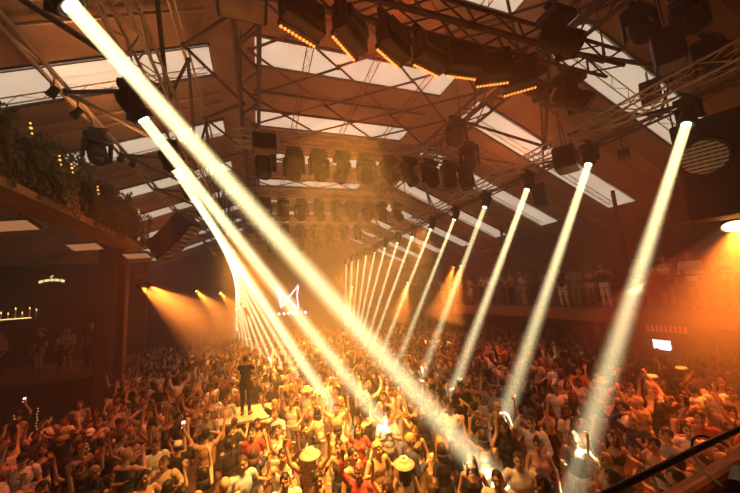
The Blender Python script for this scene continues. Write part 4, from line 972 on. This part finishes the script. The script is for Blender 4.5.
# ------------------------------------------------------------------ haze, light, camera
prof = [(-11.95, FLZ+.03)]+[(x, zroof(x)-.06) for x in (-11.95, -.94, 0, 6.7, 7.34, 15.95)]+[(15.95, FLZ+.03)]
n = len(prof); mb = MB(); mb.add([(x, -2.5, z) for x, z in prof]+[(x, 33.7, z) for x, z in prof], [tuple(range(n-1, -1, -1)), tuple(range(n, 2*n))]+[(k, (k+1) % n, n+(k+1) % n, n+k) for k in range(n)])
hz = mb.build('haze', volmat('haze_air', (1, .93, .82), HAZE, .35))
tmp = []
for c in CUT:                                                              # the room haze leaves out the thicker haze of the shafts
    k = c.build('cut'); tmp.append(k); b = hz.modifiers.new('b', 'BOOLEAN'); b.operation = 'DIFFERENCE'; b.solver = 'MANIFOLD'; b.object = k
me = bpy.data.meshes.new_from_object(hz.evaluated_get(bpy.context.evaluated_depsgraph_get())); hz.modifiers.clear(); old = hz.data; hz.data = me; bpy.data.meshes.remove(old)
for k in tmp: bpy.data.objects.remove(k)
print('haze faces', len(me.polygons))
tag(hz, 'thin smoky haze filling the hall', 'haze', None, 'stuff')
for o in LIGHTS:
    if o.get('beam'): o.data.energy = E_BEAM*(1.15 if o.location.x < 3 else 1.0)*(1 if o.location.y < 8 else .62)
# added warm and red fill spots over the crowd, no fixtures around them
for x, y, z, d, e, c, ss in (
    (1.6, 5.4, 8.3, (-.02, .22, -1), 6.2, (1, .40, .065), .95), (2.4, 10.1, 8.1, (-.05, .0, -1), 4.2, (1, .36, .055), .95),
    (8.4, 4.6, 8.2, (-.02, .05, -1), .8, (1, .085, .012), 1.15), (8.3, 10.5, 8.2, (-.05, .1, -1), .9, (1, .10, .015), 1.15), (-2.6, 9.5, 8.1, (-.25, .2, -1), .42, (1, .11, .016), 1.7)):
    lamp('SPOT', 'added_fill_light', (x, y, z), d, e*E_FILL, c, spot_size=ss, spot_blend=1, shadow_soft_size=1.5)
for y in (13.5, 17.5, 21.5, 25.5):                                          # bare fill spots added beside the long trusses to brighten the far crowd
    for x, tx in ((-1.3, 1.4), (8.0, 4.2)): lamp('SPOT', 'added_fill_light', (x, y, 8.0), (tx-x, -.5, -6), 1.9*E_FILL*(1 if x < 0 else .7), (1, .36, .055), spot_size=1.3, spot_blend=1, shadow_soft_size=.6)
lamp('SPOT', 'added_fill_light', (-1.2, 9.0, 8.3), (-1, .0, .05), E_UP*.22, (1, .45, .14), spot_size=1.9, spot_blend=.9, shadow_soft_size=.15)  # unseen spot added to bring out the ivy
for x, y, z, e, c in ((3.3, 5.8, 9.4, .7, (1, .22, .06)), (3.3, 13, 9.4, 1.1, (1, .36, .11)), (-2.8, 8.5, 8.9, .62, (1, .42, .15)), (9.6, 9, 8.9, .4, (1, .28, .09))):
    lamp('SPOT', 'added_uplight', (x, y, z), (0, 0, 1), e*E_UP, c, spot_size=2.75, spot_blend=.9, shadow_soft_size=.2)  # bare sources added below the roof to brighten the ceiling
# each shaft of haze takes its light from its own beam lamp: keeps the light sampling inside the thin shafts clean
def receivers(name, skip):
    c = bpy.data.collections.new(name)
    for o, l in SHAFTS:
        if l is not skip: c.objects.link(o)
    for q in c.collection_objects: q.light_linking.link_state = 'EXCLUDE'
    return c
others = receivers('other_lamps', None)
for o in LIGHTS:
    if not o.get('beam'): o.light_linking.receiver_collection = others
for o in SC.objects:
    if o.name.startswith('window_'): o.light_linking.receiver_collection = others
for i, (o, l) in enumerate(SHAFTS): l.light_linking.receiver_collection = receivers('beam_lamp_%d' % i, l)
w = bpy.data.worlds.new('World'); SC.world = w; w.use_nodes = True; w.node_tree.nodes['Background'].inputs[0].default_value = (.02, .012, .01, 1); w.node_tree.nodes['Background'].inputs[1].default_value = .0
cam = bpy.data.cameras.new('camera'); co = bpy.data.objects.new('camera', cam); COL.objects.link(co); SC.camera = co
cam.sensor_fit = 'HORIZONTAL'; cam.sensor_width = 36; cam.lens = 36*FPX/W; cam.clip_start = .05; cam.clip_end = 200
# rows of the solved frame give the camera axes in the world: right, down, forward
r = V((CX.x, CY.x, CZ.x)); dn = V((CX.y, CY.y, CZ.y)); fw = V((CX.z, CY.z, CZ.z))
co.matrix_world = Matrix.Translation(EYE) @ Matrix((r, -dn, -fw)).transposed().to_4x4()
SC.view_settings.view_transform = 'Standard'; SC.view_settings.look = 'None'; SC.view_settings.gamma = 1; SC.view_settings.exposure = 0; SC.view_settings.use_curve_mapping = False
cy = SC.cycles; cy.max_bounces = 6; cy.diffuse_bounces = 3; cy.glossy_bounces = 2; cy.transmission_bounces = 3; cy.volume_bounces = 0; cy.transparent_max_bounces = 24
cy.use_denoising = True; cy.sample_clamp_indirect = 3; cy.sample_clamp_direct = 0; cy.use_light_tree = True; cy.caustics_reflective = False; cy.caustics_refractive = False
